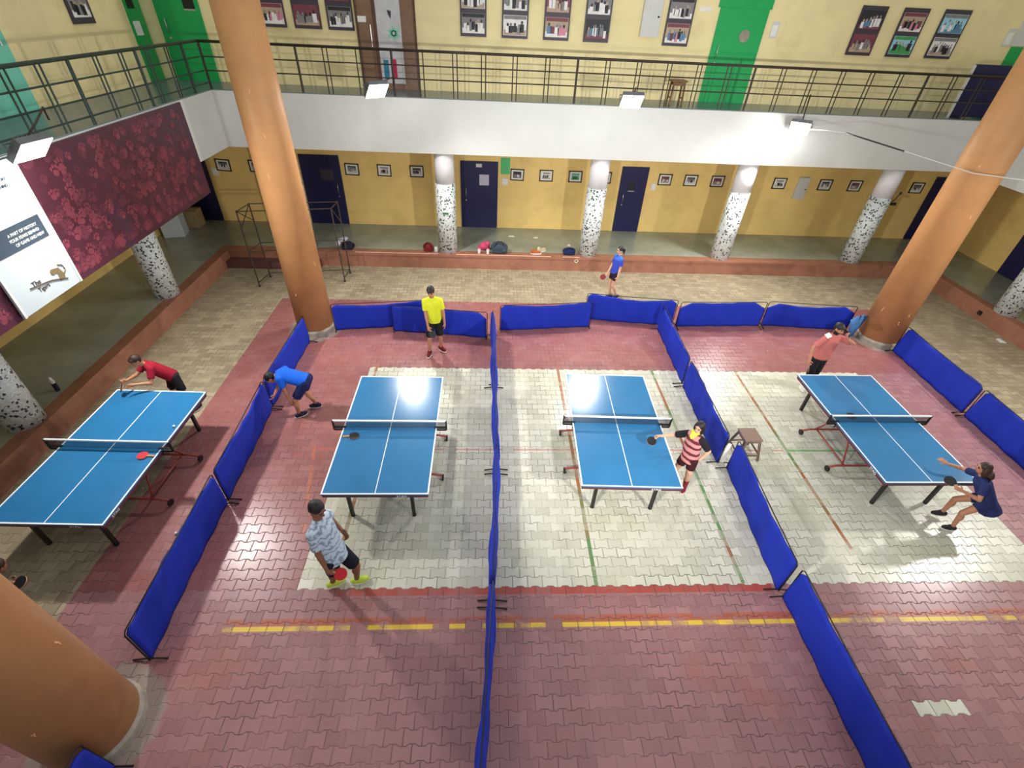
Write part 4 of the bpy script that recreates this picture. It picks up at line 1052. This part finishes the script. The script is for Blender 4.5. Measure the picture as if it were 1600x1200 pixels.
def hand(mb, w, d, s, n, sc, curl=0.35, thumb=0.5):
    """palm, four fingers and a thumb: w wrist, d along fingers, s thumb side, n palm normal"""
    mb.ell(w + d * 0.045 * sc, (0.050 * sc, 0.040 * sc, 0.016 * sc), (d, s, n), n=12, m=8)
    mb.caps(w - d * 0.02 * sc, w + d * 0.03 * sc, 0.026 * sc, 0.024 * sc, n=10)
    for k, (off, ln) in enumerate(((0.030, 0.078), (0.010, 0.086), (-0.011, 0.080), (-0.031, 0.062))):
        p = w + (d * 0.082 + s * off) * sc; a = curl * (0.5 + 0.1 * k)
        for fr, r in ((0.45, 0.0088), (0.32, 0.0080), (0.25, 0.0072)):
            q = p + (d * math.cos(a) + n * math.sin(a)) * (ln * fr * sc)
            mb.caps(p, q, r * sc, r * 0.92 * sc, n=8); p = q; a += curl * (1.0 + 0.06 * k)
    p = w + (d * 0.022 + s * 0.030) * sc; v = (s * 0.75 + d * 0.55 + n * (0.25 + 0.3 * thumb)).normalized()
    q = p + v * 0.036 * sc; mb.caps(p, q, 0.0115 * sc, 0.0100 * sc, n=8)
    v = (s * 0.15 + d * 0.85 + n * (0.3 + 0.5 * thumb)).normalized(); mb.caps(q, q + v * 0.030 * sc, 0.0100 * sc, 0.0086 * sc, n=8)

def figure(label, H, pel, neck, head, face, rs, rh, wr, wl, er, el, ar, al, kr, kl, tr, tl, skin_m, shirt_m, short_m, shoe_m,
           hair_m=M_HAIR, hair='short', short_len=0.72, sleeve=0.55, hand_r=None, hand_l=None, sole_m=M_PAPER, female=False, sleeve_m=None, sock_m=None, shirt_drop=0.05, skirt=False, beard=False, sz=1.0):
    sc = H / 1.70; V = Vector
    pel, neck, head = V(pel), V(neck), V(head)
    t = thing('person', label, 'person', (pel.x, pel.y, 0))
    O = V((pel.x, pel.y, 0)); pel -= O; neck -= O; head -= O
    wr, wl, ar, al = V(wr) - O, V(wl) - O, V(ar) - O, V(al) - O
    sp = (neck - pel).normalized()
    rs = V(rs); rs = (rs - sp * rs.dot(sp)).normalized(); rh = V(rh); rh = (rh - sp * rh.dot(sp)).normalized()
    fwd = sp.cross(rs) * -1.0; fwd = rs.cross(sp) * -1.0 if False else sp.cross(rs)
    fwd.normalize()                                             # chest direction
    f = V(face).normalized(); hu = (head - neck).normalized() * 0.5 + sp * 0.2 + V((0, 0, 0.6)); hu = (hu - f * hu.dot(f)).normalized(); hr = f.cross(hu)
    wsh = (0.142 if female else 0.160) * sc * sz; whip = 0.082 * sc
    shr = neck - sp * 0.082 * sc + rs * wsh; shl = neck - sp * 0.082 * sc - rs * wsh
    hpr = pel + rh * whip - sp * 0.03 * sc; hpl = pel - rh * whip - sp * 0.03 * sc
    elr, wr = ik(shr, wr, 0.275 * sc, 0.245 * sc, er); ell_, wl = ik(shl, wl, 0.275 * sc, 0.245 * sc, el)
    knr, ar = ik(hpr, ar, 0.405 * sc, 0.400 * sc, kr); knl, al = ik(hpl, al, 0.405 * sc, 0.400 * sc, kl)
    mid = pel.lerp(neck, 0.5)
    ax = (rs, fwd, sp)
    # ---- body: one continuous surface
    b = MB()
    b.ell(pel, (0.150 * sc, 0.110 * sc, 0.115 * sc), (rh, sp.cross(rh), sp))
    b.ell(pel.lerp(neck, 0.34), (0.130 * sc, 0.098 * sc, 0.16 * sc), ax)
    b.ell(pel.lerp(neck, 0.62), (0.150 * sc, 0.106 * sc, 0.13 * sc), ax)
    b.caps(shr - rs * 0.02 * sc, shl + rs * 0.02 * sc, 0.050 * sc)
    for q_ in (shr, shl): b.caps(neck - sp * 0.02 * sc, q_, 0.036 * sc, 0.040 * sc)
    b.caps(neck - sp * 0.04 * sc, head - hu * 0.05 * sc - f * 0.015 * sc, 0.058 * sc, 0.050 * sc)
    b.ell(head + hu * 0.022 * sc - f * 0.006 * sc, (0.073 * sc, 0.093 * sc, 0.094 * sc), (hr, f, hu))
    b.ell(head - hu * 0.048 * sc + f * 0.018 * sc, (0.056 * sc, 0.069 * sc, 0.073 * sc), (hr, f, hu))
    b.ell(head + f * 0.091 * sc - hu * 0.018 * sc, (0.013 * sc, 0.020 * sc, 0.026 * sc), (hr, f, hu), n=10, m=7)
    for s_ in (-1, 1):
        b.ell(head + hr * (0.074 * s_ * sc) - f * 0.008 * sc - hu * 0.008 * sc, (0.010 * sc, 0.020 * sc, 0.032 * sc), (hr, f, hu), n=10, m=7)
        b.ell(head + hr * (0.030 * s_ * sc) + f * 0.078 * sc + hu * 0.028 * sc, (0.022 * sc, 0.010 * sc, 0.008 * sc), (hr, f, hu), n=8, m=6)
    for sh_, el_, w_ in ((shr, elr, wr), (shl, ell_, wl)):
        b.caps(sh_, el_, 0.050 * sc, 0.038 * sc); b.caps(el_, w_, 0.039 * sc, 0.026 * sc)
        b.ell(el_.lerp(w_, 0.28), 0.041 * sc, n=10, m=7)
    for hp_, kn_, an_ in ((hpr, knr, ar), (hpl, knl, al)):
        b.caps(hp_, kn_, 0.082 * sc, 0.052 * sc); b.caps(kn_, an_, 0.050 * sc, 0.034 * sc)
        cal = kn_.lerp(an_, 0.30) - fwd * 0.014 * sc
        dd = (an_ - kn_).normalized(); q = dd.orthogonal().normalized()
        b.ell(cal, (0.052 * sc, 0.052 * sc, 0.10 * sc), (q, dd.cross(q), dd), n=12, m=8)
    hands = []
    for right, w_, e_, spec in ((True, wr, elr, hand_r), (False, wl, ell_, hand_l)):
        spec = spec or {}
        d = V(spec.get('d', (w_ - e_))).normalized()
        s = V(spec.get('s', fwd)); s = (s - d * s.dot(d))
        s = s.normalized() if s.length > 1e-3 else d.orthogonal().normalized()
        n = s.cross(d) if right else d.cross(s)
        hand(b, w_ + d * 0.015 * sc, d, s, n, sc, spec.get('curl', 0.38), spec.get('thumb', 0.4)); hands.append((w_ + O, d, s, n))
    for an_, tv in ((ar, tr), (al, tl)):
        tv = V(tv).normalized(); b.caps(an_, an_ + tv * 0.08 * sc - V((0, 0, 0.045 * sc)), 0.032 * sc, 0.022 * sc)
    ob = remeshed(b.build('body', skin_m, t), 0.0062 * max(0.85, sc), 2, 0.4)
    me = ob.data
    for q in (M_EYE, M_LIP, hair_m): me.materials.append(q)
    eyes = [head + hr * (0.031 * s_ * sc) + f * 0.082 * sc + hu * 0.010 * sc for s_ in (-1, 1)]
    brows = [head + hr * (0.031 * s_ * sc) + f * 0.086 * sc + hu * 0.031 * sc for s_ in (-1, 1)]
    lip = head + f * 0.082 * sc - hu * 0.062 * sc
    for p in me.polygons:
        c = p.center
        if (c - head).length > 0.16 * sc: continue
        def near(q, rx, rz, ry=0.03):
            v = c - q; return (v.dot(hr) / (rx * sc)) ** 2 + (v.dot(hu) / (rz * sc)) ** 2 + (v.dot(f) / (ry * sc)) ** 2 < 1
        if any(near(e, 0.015, 0.008) for e in eyes): p.material_index = 1
        elif any(near(e, 0.022, 0.0065) for e in brows): p.material_index = 3
        elif near(lip, 0.024, 0.008): p.material_index = 2
        elif beard and (c - head).dot(hu) < -0.045 * sc and (c - head).dot(f) > -0.03 * sc and not near(lip, 0.03, 0.012): p.material_index = 3
    # ---- hair
    h = MB()
    h.ell(head + hu * 0.040 * sc - f * 0.020 * sc, (0.084 * sc, 0.098 * sc, 0.086 * sc), (hr, f, hu), n=18, m=12)
    h.ell(head - f * 0.042 * sc + hu * 0.005 * sc, (0.078 * sc, 0.068 * sc, 0.082 * sc), (hr, f, hu), n=16, m=10)
    if hair == 'fringe':
        h.ell(head + f * 0.058 * sc + hu * 0.062 * sc, (0.062 * sc, 0.040 * sc, 0.030 * sc), (hr, f, hu))
    if hair == 'bob':
        for s_ in (-1, 1): h.ell(head + hr * (0.070 * s_ * sc) - f * 0.02 * sc - hu * 0.04 * sc, (0.034 * sc, 0.062 * sc, 0.10 * sc), (hr, f, hu))
        h.ell(head - f * 0.070 * sc - hu * 0.055 * sc, (0.088 * sc, 0.052 * sc, 0.11 * sc), (hr, f, hu))
    if hair == 'loose':
        for k_ in range(5): h.ell(head + hr * (0.055 * math.sin(k_ * 2.4)) * sc - f * (0.06 + 0.018 * k_) * sc - hu * (0.01 + 0.030 * k_) * sc, (0.085 * sc, 0.060 * sc, 0.075 * sc), (hr, f, hu))
        for s_ in (-1, 1): h.ell(head + hr * (0.076 * s_ * sc) - f * 0.03 * sc - hu * 0.05 * sc, (0.036 * sc, 0.062 * sc, 0.11 * sc), (hr, f, hu))
    if hair == 'ponytail':
        p = head - f * 0.10 * sc + hu * 0.03 * sc; q = p - f * 0.05 * sc - hu * 0.05 * sc
        h.caps(p, q, 0.030 * sc, 0.030 * sc); h.caps(q, q - hu * 0.13 * sc + f * 0.015 * sc, 0.030 * sc, 0.014 * sc)
    remeshed(h.build('hair', hair_m, t), 0.008, 2)
    # ---- shirt
    s = MB(); hem = pel - sp * shirt_drop * sc
    s.ecyl(neck - sp * 0.13 * sc, hem, (0.168 * sc * sz, 0.124 * sc), (0.164 * sc * sz, 0.132 * sc), right=rs, n=28)
    s.ell(neck - sp * 0.13 * sc, (0.166 * sc * sz, 0.122 * sc, 0.098 * sc), ax, n=20)
    s.caps(shr - rs * 0.02 * sc, shl + rs * 0.02 * sc, 0.062 * sc, n=14)
    for q_ in (shr, shl): s.caps(neck - sp * 0.022 * sc, q_, 0.066 * sc, 0.062 * sc, n=14)
    s.ecyl(neck - sp * 0.06 * sc, neck + sp * 0.012 * sc, 0.085 * sc, 0.064 * sc, right=rs, n=18)
    if skirt: s.ecyl(hem + sp * 0.06 * sc, hem - sp * 0.16 * sc - fwd * 0.0, (0.165 * sc, 0.13 * sc), (0.20 * sc, 0.17 * sc), right=rs, n=28)
    if sleeve_m is None:
        for sh_, el_, w_ in ((shr, elr, wr), (shl, ell_, wl)):
            s.ell(sh_, 0.066 * sc); s.ecyl(sh_, sh_.lerp(el_, sleeve * 1.15), 0.066 * sc, 0.062 * sc, n=18)
    remeshed(s.build('shirt', shirt_m, t), 0.0095, 3)
    if sleeve_m is not None:
        for sh_, el_, w_ in ((shr, elr, wr), (shl, ell_, wl)):
            remeshed(MB().ell(sh_, 0.072 * sc).ecyl(sh_, sh_.lerp(el_, sleeve * 1.3), 0.072 * sc, 0.064 * sc, n=18).build('sleeve', sleeve_m, t), 0.009, 2)
    # ---- shorts / trousers
    if short_m is not None:
        s = MB(); s.ecyl(pel + sp * 0.09 * sc, pel - sp * 0.05 * sc, (0.152 * sc, 0.116 * sc), (0.166 * sc, 0.128 * sc), right=rh, n=24); s.ell(pel - sp * 0.04 * sc, (0.162 * sc, 0.126 * sc, 0.09 * sc), (rh, sp.cross(rh), sp))
        for hp_, kn_, an_ in ((hpr, knr, ar), (hpl, knl, al)):
            s.ell(hp_, 0.100 * sc, n=18)
            if short_len <= 1:
                s.ecyl(hp_, hp_.lerp(kn_, short_len), 0.098 * sc, 0.086 * sc, n=20)
            else:
                s.caps(hp_, kn_, 0.096 * sc, 0.070 * sc, n=16); s.ecyl(kn_, kn_.lerp(an_, short_len - 1), 0.068 * sc, 0.056 * sc, n=16)
        remeshed(s.build('shorts' if short_len <= 1 else 'trousers', short_m, t), 0.0095, 2)
    # ---- shoes (and socks)
    for an_, kn_, tv in ((ar, knr, tr), (al, knl, tl)):
        tv = V(tv).normalized(); side = V((0, 0, 1)).cross(tv); side = side.normalized() if side.length > 0.1 else V((1, 0, 0)); upv = tv.cross(side)
        base = an_ - upv * 0.055 * sc
        s = MB(); s.ell(base - tv * 0.035 * sc + upv * 0.025 * sc, (0.055 * sc, 0.042 * sc, 0.050 * sc), (tv, side, upv)); s.ell(base + tv * 0.06 * sc + upv * 0.018 * sc, (0.105 * sc, 0.048 * sc, 0.040 * sc), (tv, side, upv)); s.caps(an_ + upv * 0.004 * sc, base + tv * 0.07 * sc + upv * 0.022 * sc, 0.045 * sc, 0.040 * sc)
        s.ecyl(base - upv * 0.014 * sc + tv * 0.04 * sc, base + upv * 0.01 * sc + tv * 0.04 * sc, (0.118 * sc, 0.044 * sc), right=tv, n=20)
        sh = remeshed(s.build('shoe', shoe_m, t), 0.008, 2)
        q = base + tv * 0.04 * sc
        MB().ecyl(q - upv * 0.022 * sc, q - upv * 0.004 * sc, (0.128 * sc, 0.050 * sc), right=tv, n=24).build('sole', sole_m, sh)
        if sock_m: remeshed(MB().ecyl(an_, an_.lerp(kn_, 0.72), 0.040 * sc, 0.059 * sc, n=18).build('sock', sock_m, t), 0.008, 1)
    return t, hands

def held_bat(label, hnd, axis, nrm, sc=1.0, um=M_RUB_R, dm=M_RUB_B):
    w, d, s, n = hnd; a = Vector(axis).normalized()
    grip = w + d * (0.075 * sc) + n * (0.028 * sc)
    return bat(label, grip + a * 0.13, a, nrm, um, dm)

# man in yellow
t, hd = figure('person standing in a yellow shirt and black shorts with dark red shoes', 1.70, (-1.16, 9.0, 0.90), (-1.18, 8.99, 1.42), (-1.19, 8.94, 1.575), (-0.05, -1, -0.32), (-1, -0.05, 0), (-1, -0.1, 0),
    (-1.28, 8.80, 0.82), (-0.94, 8.98, 0.79), (-0.6, 0.6, 0), (0.8, 0.6, 0), (-1.31, 8.94, 0.085), (-1.07, 9.13, 0.085), (0, -1, 0), (0.2, -1, 0), (-0.15, -1, 0), (0.72, -0.7, 0),
    M_SKIN_M, cloth('yellow_shirt', 206, 210, 48), cloth('black_shorts', 30, 30, 34), cloth('maroon_shoe', 104, 28, 28), hair='fringe', short_len=0.92, sleeve=0.62,
    hand_r=dict(d=(0.15, -0.5, -0.8), s=(0.6, -0.6, 0.1), curl=1.0, thumb=0.9), hand_l=dict(s=(-0.2, -1, 0)))
held_bat('black bat held low by the man in yellow', hd[0], (0.45, -0.35, -0.75), (0.2, -0.9, 0.4), 1.0, M_RUB_B, M_RUB_B)
# boy in white and grey
M_STR_W = stripe_material('white_grey_stripes', rgb(188, 202, 216), rgb(96, 112, 134), 0.075, 0.24, 2, 0.22, 1.6)
t, hd = figure('person in a white and grey patterned shirt with neon yellow shoes holding a red bat', 1.74, (-1.86, 3.36, 0.92), (-1.99, 3.49, 1.44), (-1.96, 3.50, 1.615), (0.80, -0.45, -0.30), (-0.25, -1, -0.05), (-0.35, -0.95, 0),
    (-1.90, 3.16, 0.84), (-1.84, 3.66, 1.0), (-0.7, -0.4, 0), (-0.5, 0.6, -0.4), (-2.06, 3.45, 0.09), (-1.75, 3.50, 0.09), (0.9, -0.4, 0), (0.9, -0.1, 0), (0.88, 0.40, 0), (0.95, 0.25, 0),
    M_SKIN_D, M_STR_W, cloth('navy_black_shorts', 30, 32, 44), cloth('neon_shoe', 206, 226, 90), hair='short', short_len=0.82, sleeve=0.66, shirt_drop=0.08,
    hand_r=dict(d=(0.35, -0.1, -0.9), s=(0.9, 0.1, 0.3), curl=1.0, thumb=0.9), hand_l=dict(curl=0.6))
held_bat('red bat with a pale rim held by the boy in white and grey', hd[0], (0.75, 0.02, -0.5), (0.2, -0.62, 0.75), 1.0)
# bending boy in blue
t, hd = figure('person bending down in a bright blue shirt beside the left barriers', 1.62, (-3.33, 6.97, 0.78), (-3.78, 6.99, 0.93), (-3.91, 6.94, 0.845), (-0.55, -0.25, -0.8), (-0.15, -1, 0.05), (-0.25, -0.97, 0),
    (-3.60, 6.80, 0.33), (-3.93, 6.88, 0.46), (0.6, -0.5, 0), (0.2, 0.9, 0.1), (-3.55, 6.84, 0.08), (-3.30, 7.12, 0.08), (-0.8, -0.6, 0), (-0.9, 0.2, 0), (0.75, 0.55, 0.0), (-0.9, -0.1, 0),
    M_SKIN_M, cloth('bright_blue_shirt', 26, 92, 206), cloth('navy_shorts', 26, 34, 78), cloth('dark_shoe', 50, 48, 66), hair='short', short_len=0.85, sleeve=0.6,
    hand_r=dict(curl=0.5), hand_l=dict(curl=0.5))
# boy in dark red
t, hd = figure('person leaning forward in a dark red shirt at the far end of the left table', 1.52, (-5.74, 7.08, 0.78), (-5.96, 6.90, 1.15), (-6.00, 6.82, 1.28), (-0.45, -0.85, -0.25), (-0.72, 0.62, 0), (-0.8, 0.5, 0),
    (-6.16, 6.66, 0.99), (-6.02, 6.60, 0.94), (-0.5, 0.2, -0.8), (0.6, -0.1, -0.7), (-5.86, 7.28, 0.08), (-5.50, 7.05, 0.08), (-0.4, -0.8, 0), (-0.2, -0.9, 0), (-0.4, -0.9, 0), (-0.3, -0.9, 0),
    M_SKIN_M, cloth('dark_red_shirt', 142, 24, 44), cloth('black_shorts', 34, 30, 34), cloth('dark_shoe', 44, 40, 44), M_HAIRB, 'fringe', 0.8, 0.6,
    hand_r=dict(d=(-0.5, -0.7, 0.2), s=(-0.3, 0.1, 0.9), curl=1.0, thumb=0.9), hand_l=dict(d=(-0.6, -0.4, 0.1), curl=0.7))
held_bat('black bat held by the boy in dark red at the left table', hd[0], (-0.35, -0.25, -0.7), (-0.7, -0.4, 0.45), 0.9, M_RUB_B, M_RUB_R)
# girl walking
M_BLUEGRAD = stripe_material('blue_shirt_panel', rgb(40, 62, 168), rgb(52, 116, 190), 0.9, 0.28, 2, 0.05, 2.0)
t, hd = figure('person walking in a blue shirt with a ponytail behind the back barriers', 1.48, (3.38, 11.76, 0.80), (3.43, 11.80, 1.235), (3.42, 11.80, 1.375), (-0.92, -0.30, -0.1), (-0.35, 0.92, 0), (-0.3, 0.95, 0),
    (3.22, 11.86, 0.74), (3.42, 11.58, 0.70), (0.6, 0.5, 0), (0.7, -0.2, 0), (3.37, 11.80, 0.08), (3.52, 11.70, 0.12), (-0.95, -0.1, 0), (-0.9, -0.2, 0), (-0.95, -0.2, 0), (-0.9, -0.15, -0.15),
    M_SKIN_L, M_BLUEGRAD, cloth('maroon_navy_shorts', 48, 26, 46), cloth('blue_shoe', 52, 60, 120), hair='ponytail', short_len=0.55, sleeve=0.62, female=True,
    hand_r=dict(d=(-0.3, -0.05, -0.9), s=(-0.9, 0, 0.2), curl=1.0, thumb=0.9), hand_l=dict(curl=0.4))
held_bat('dark red bat held by the walking girl in blue', hd[0], (-0.8, -0.05, -0.55), (-0.35, -0.85, 0.4), 0.88, mat('dark_red_rubber', rgb(122, 26, 34), 0.6), M_RUB_B)
# girl in the striped top by the middle table
M_STR_P = stripe_material('pink_maroon_stripes', rgb(196, 130, 128), rgb(92, 26, 36), 0.105, 0.42, 2, 0.05, 6.0)
t, hd = figure('person in a pink and maroon striped top with a yellow neck cloth', 1.46, (3.24, 5.14, 0.76), (3.25, 5.24, 1.185), (3.26, 5.22, 1.325), (-0.75, -0.62, -0.12), (-0.55, 0.83, 0), (-0.45, 0.9, 0),
    (2.82, 5.42, 0.94), (3.36, 5.05, 0.78), (0.1, 0.7, -0.7), (0.9, -0.2, 0), (3.18, 5.26, 0.08), (3.33, 5.10, 0.08), (-0.8, -0.5, 0), (-0.5, -0.8, 0), (-0.8, -0.5, 0), (-0.55, -0.8, 0),
    M_SKIN_L, M_STR_P, cloth('dark_maroon_shorts', 58, 24, 30), cloth('maroon_trainer', 120, 30, 40), hair='bob', short_len=0.5, sleeve=0.66, female=True, sleeve_m=cloth('black_sleeve', 34, 30, 36), sock_m=cloth('maroon_sock', 132, 40, 48), shirt_drop=0.10,
    hand_r=dict(d=(-0.85, 0.2, -0.1), s=(-0.35, -0.5, 0.75), curl=1.0, thumb=0.9), hand_l=dict(curl=0.4))
held_bat('black bat held over the middle table by the girl in the striped top', hd[0], (-0.75, -0.45, -0.15), (0.1, -0.35, 0.9), 0.88, M_RUB_B, M_RUB_R)
O = Vector((3.24, 5.14, 0)); nk = Vector((3.25, 5.24, 1.185)) - O; ff = Vector((-0.75, -0.62, 0)).normalized()
remeshed(MB().ecyl(nk - Vector((0, 0, 0.03)), nk + Vector((0, 0, 0.055)), 0.072, 0.064, n=20).ell(nk + ff * 0.075 + Vector((0, 0, -0.01)), (0.055, 0.035, 0.06)).ell(nk + ff * 0.085 + Vector((0.01, 0, -0.075)), (0.035, 0.022, 0.05)).build('neck_cloth', cloth('lemon_cloth', 222, 222, 84), t), 0.009, 2)
# man in salmon
t, hd = figure('person in a salmon shirt and dark trousers at the far end of the right table', 1.68, (6.86, 7.83, 0.90), (6.90, 7.83, 1.40), (6.90, 7.80, 1.555), (0.35, -0.9, -0.22), (-0.95, -0.22, 0), (-0.97, -0.2, 0),
    (6.55, 7.72, 0.88), (7.03, 7.62, 1.42), (-0.7, 0.5, 0), (0.95, 0.05, -0.5), (6.83, 7.86, 0.085), (7.05, 7.98, 0.085), (-0.1, -1, 0), (0.15, -1, 0), (-0.25, -0.95, 0), (0.25, -0.95, 0),
    M_SKIN_M, cloth('salmon_shirt', 184, 104, 98), cloth('black_trousers', 30, 28, 34), cloth('white_shoe', 214, 212, 204), hair='fringe', short_len=1.9, sleeve=0.72, beard=True, sz=1.12,
    hand_r=dict(d=(0.05, -0.25, -0.95), s=(0.3, -0.9, 0), curl=1.0, thumb=0.8), hand_l=dict(d=(-0.55, 0.1, 0.8), curl=0.7))
held_bat('dark bat held low by the man in salmon', hd[0], (-0.05, -0.5, -0.8), (0.8, -0.5, 0.3), 1.0, M_RUB_B, M_RUB_B)
for o in t.children:
    if o.name.startswith('shirt'):
        pass
Oq = Vector((6.86, 7.83, 0))
MB().obox(Vector((6.73, 7.775, 1.412)) - Oq, (0.045, 0.012, 0.018), (0.01, -0.05, -0.012), (0, 0, 0.004)).build('shoulder_patch', M_PAPER, t)
# girl in navy
t, hd = figure('person in a navy top lunging at the near corner of the right table', 1.46, (7.60, 4.34, 0.70), (7.37, 4.47, 1.07), (7.33, 4.50, 1.215), (-0.90, 0.40, -0.15), (0.35, 0.92, -0.1), (0.35, 0.92, 0),
    (7.24, 4.85, 0.92), (7.14, 4.36, 0.86), (0.3, 0.8, -0.5), (0.5, -0.7, -0.5), (7.38, 4.52, 0.14), (7.40, 4.28, 0.085), (-0.9, 0.35, 0.1), (-0.95, 0.1, 0), (-0.85, 0.35, -0.25), (-0.97, 0.2, 0),
    M_SKIN_M, cloth('navy_top', 38, 46, 90), cloth('navy_shorts', 34, 40, 80), cloth('dark_trainer', 46, 42, 44), M_HAIRB, 'loose', 0.5, 0.6, female=True, shirt_drop=0.10, skirt=True,
    hand_l=dict(d=(-0.7, 0.5, 0.1), s=(-0.3, 0.5, 0.8), curl=1.0, thumb=0.9), hand_r=dict(d=(-0.5, 0.8, 0.1), curl=0.5))
held_bat('black bat held by the girl in navy at the table corner', hd[1], (-0.30, 0.85, 0.15), (-0.35, -0.35, 0.85), 0.88, M_RUB_B, M_RUB_B)
# player mostly hidden by the near left column
t, hd = figure('person crouching at the left photo edge, mostly hidden by the near column', 1.60, (-5.62, 2.62, 0.72), (-5.46, 2.94, 1.08), (-5.39, 3.05, 1.215), (0.2, 0.95, -0.25), (0.95, -0.25, 0), (0.97, -0.2, 0),
    (-5.42, 2.98, 0.88), (-5.66, 2.98, 0.80), (0.8, -0.4, -0.4), (-0.8, -0.4, -0.4), (-5.22, 2.75, 0.085), (-5.66, 2.62, 0.085), (0.2, 0.9, 0), (-0.2, 0.9, 0), (0.3, 0.95, 0), (-0.2, 0.95, 0),
    M_SKIN_D, cloth('grey_shirt', 90, 92, 98), cloth('black_shorts', 34, 30, 34), cloth('dark_shoe', 44, 40, 44), M_HAIRB, 'short', 0.8, 0.6,
    hand_r=dict(d=(0.3, 0.85, 0.1), s=(0.5, 0.3, 0.75), curl=1.0, thumb=0.9), hand_l=dict(curl=0.5))
held_bat('black bat held by the crouching player at the left photo edge', hd[0], (0.55, -0.1, 0.1), (0.2, -0.4, 0.9), 0.9, M_RUB_B, M_RUB_R)
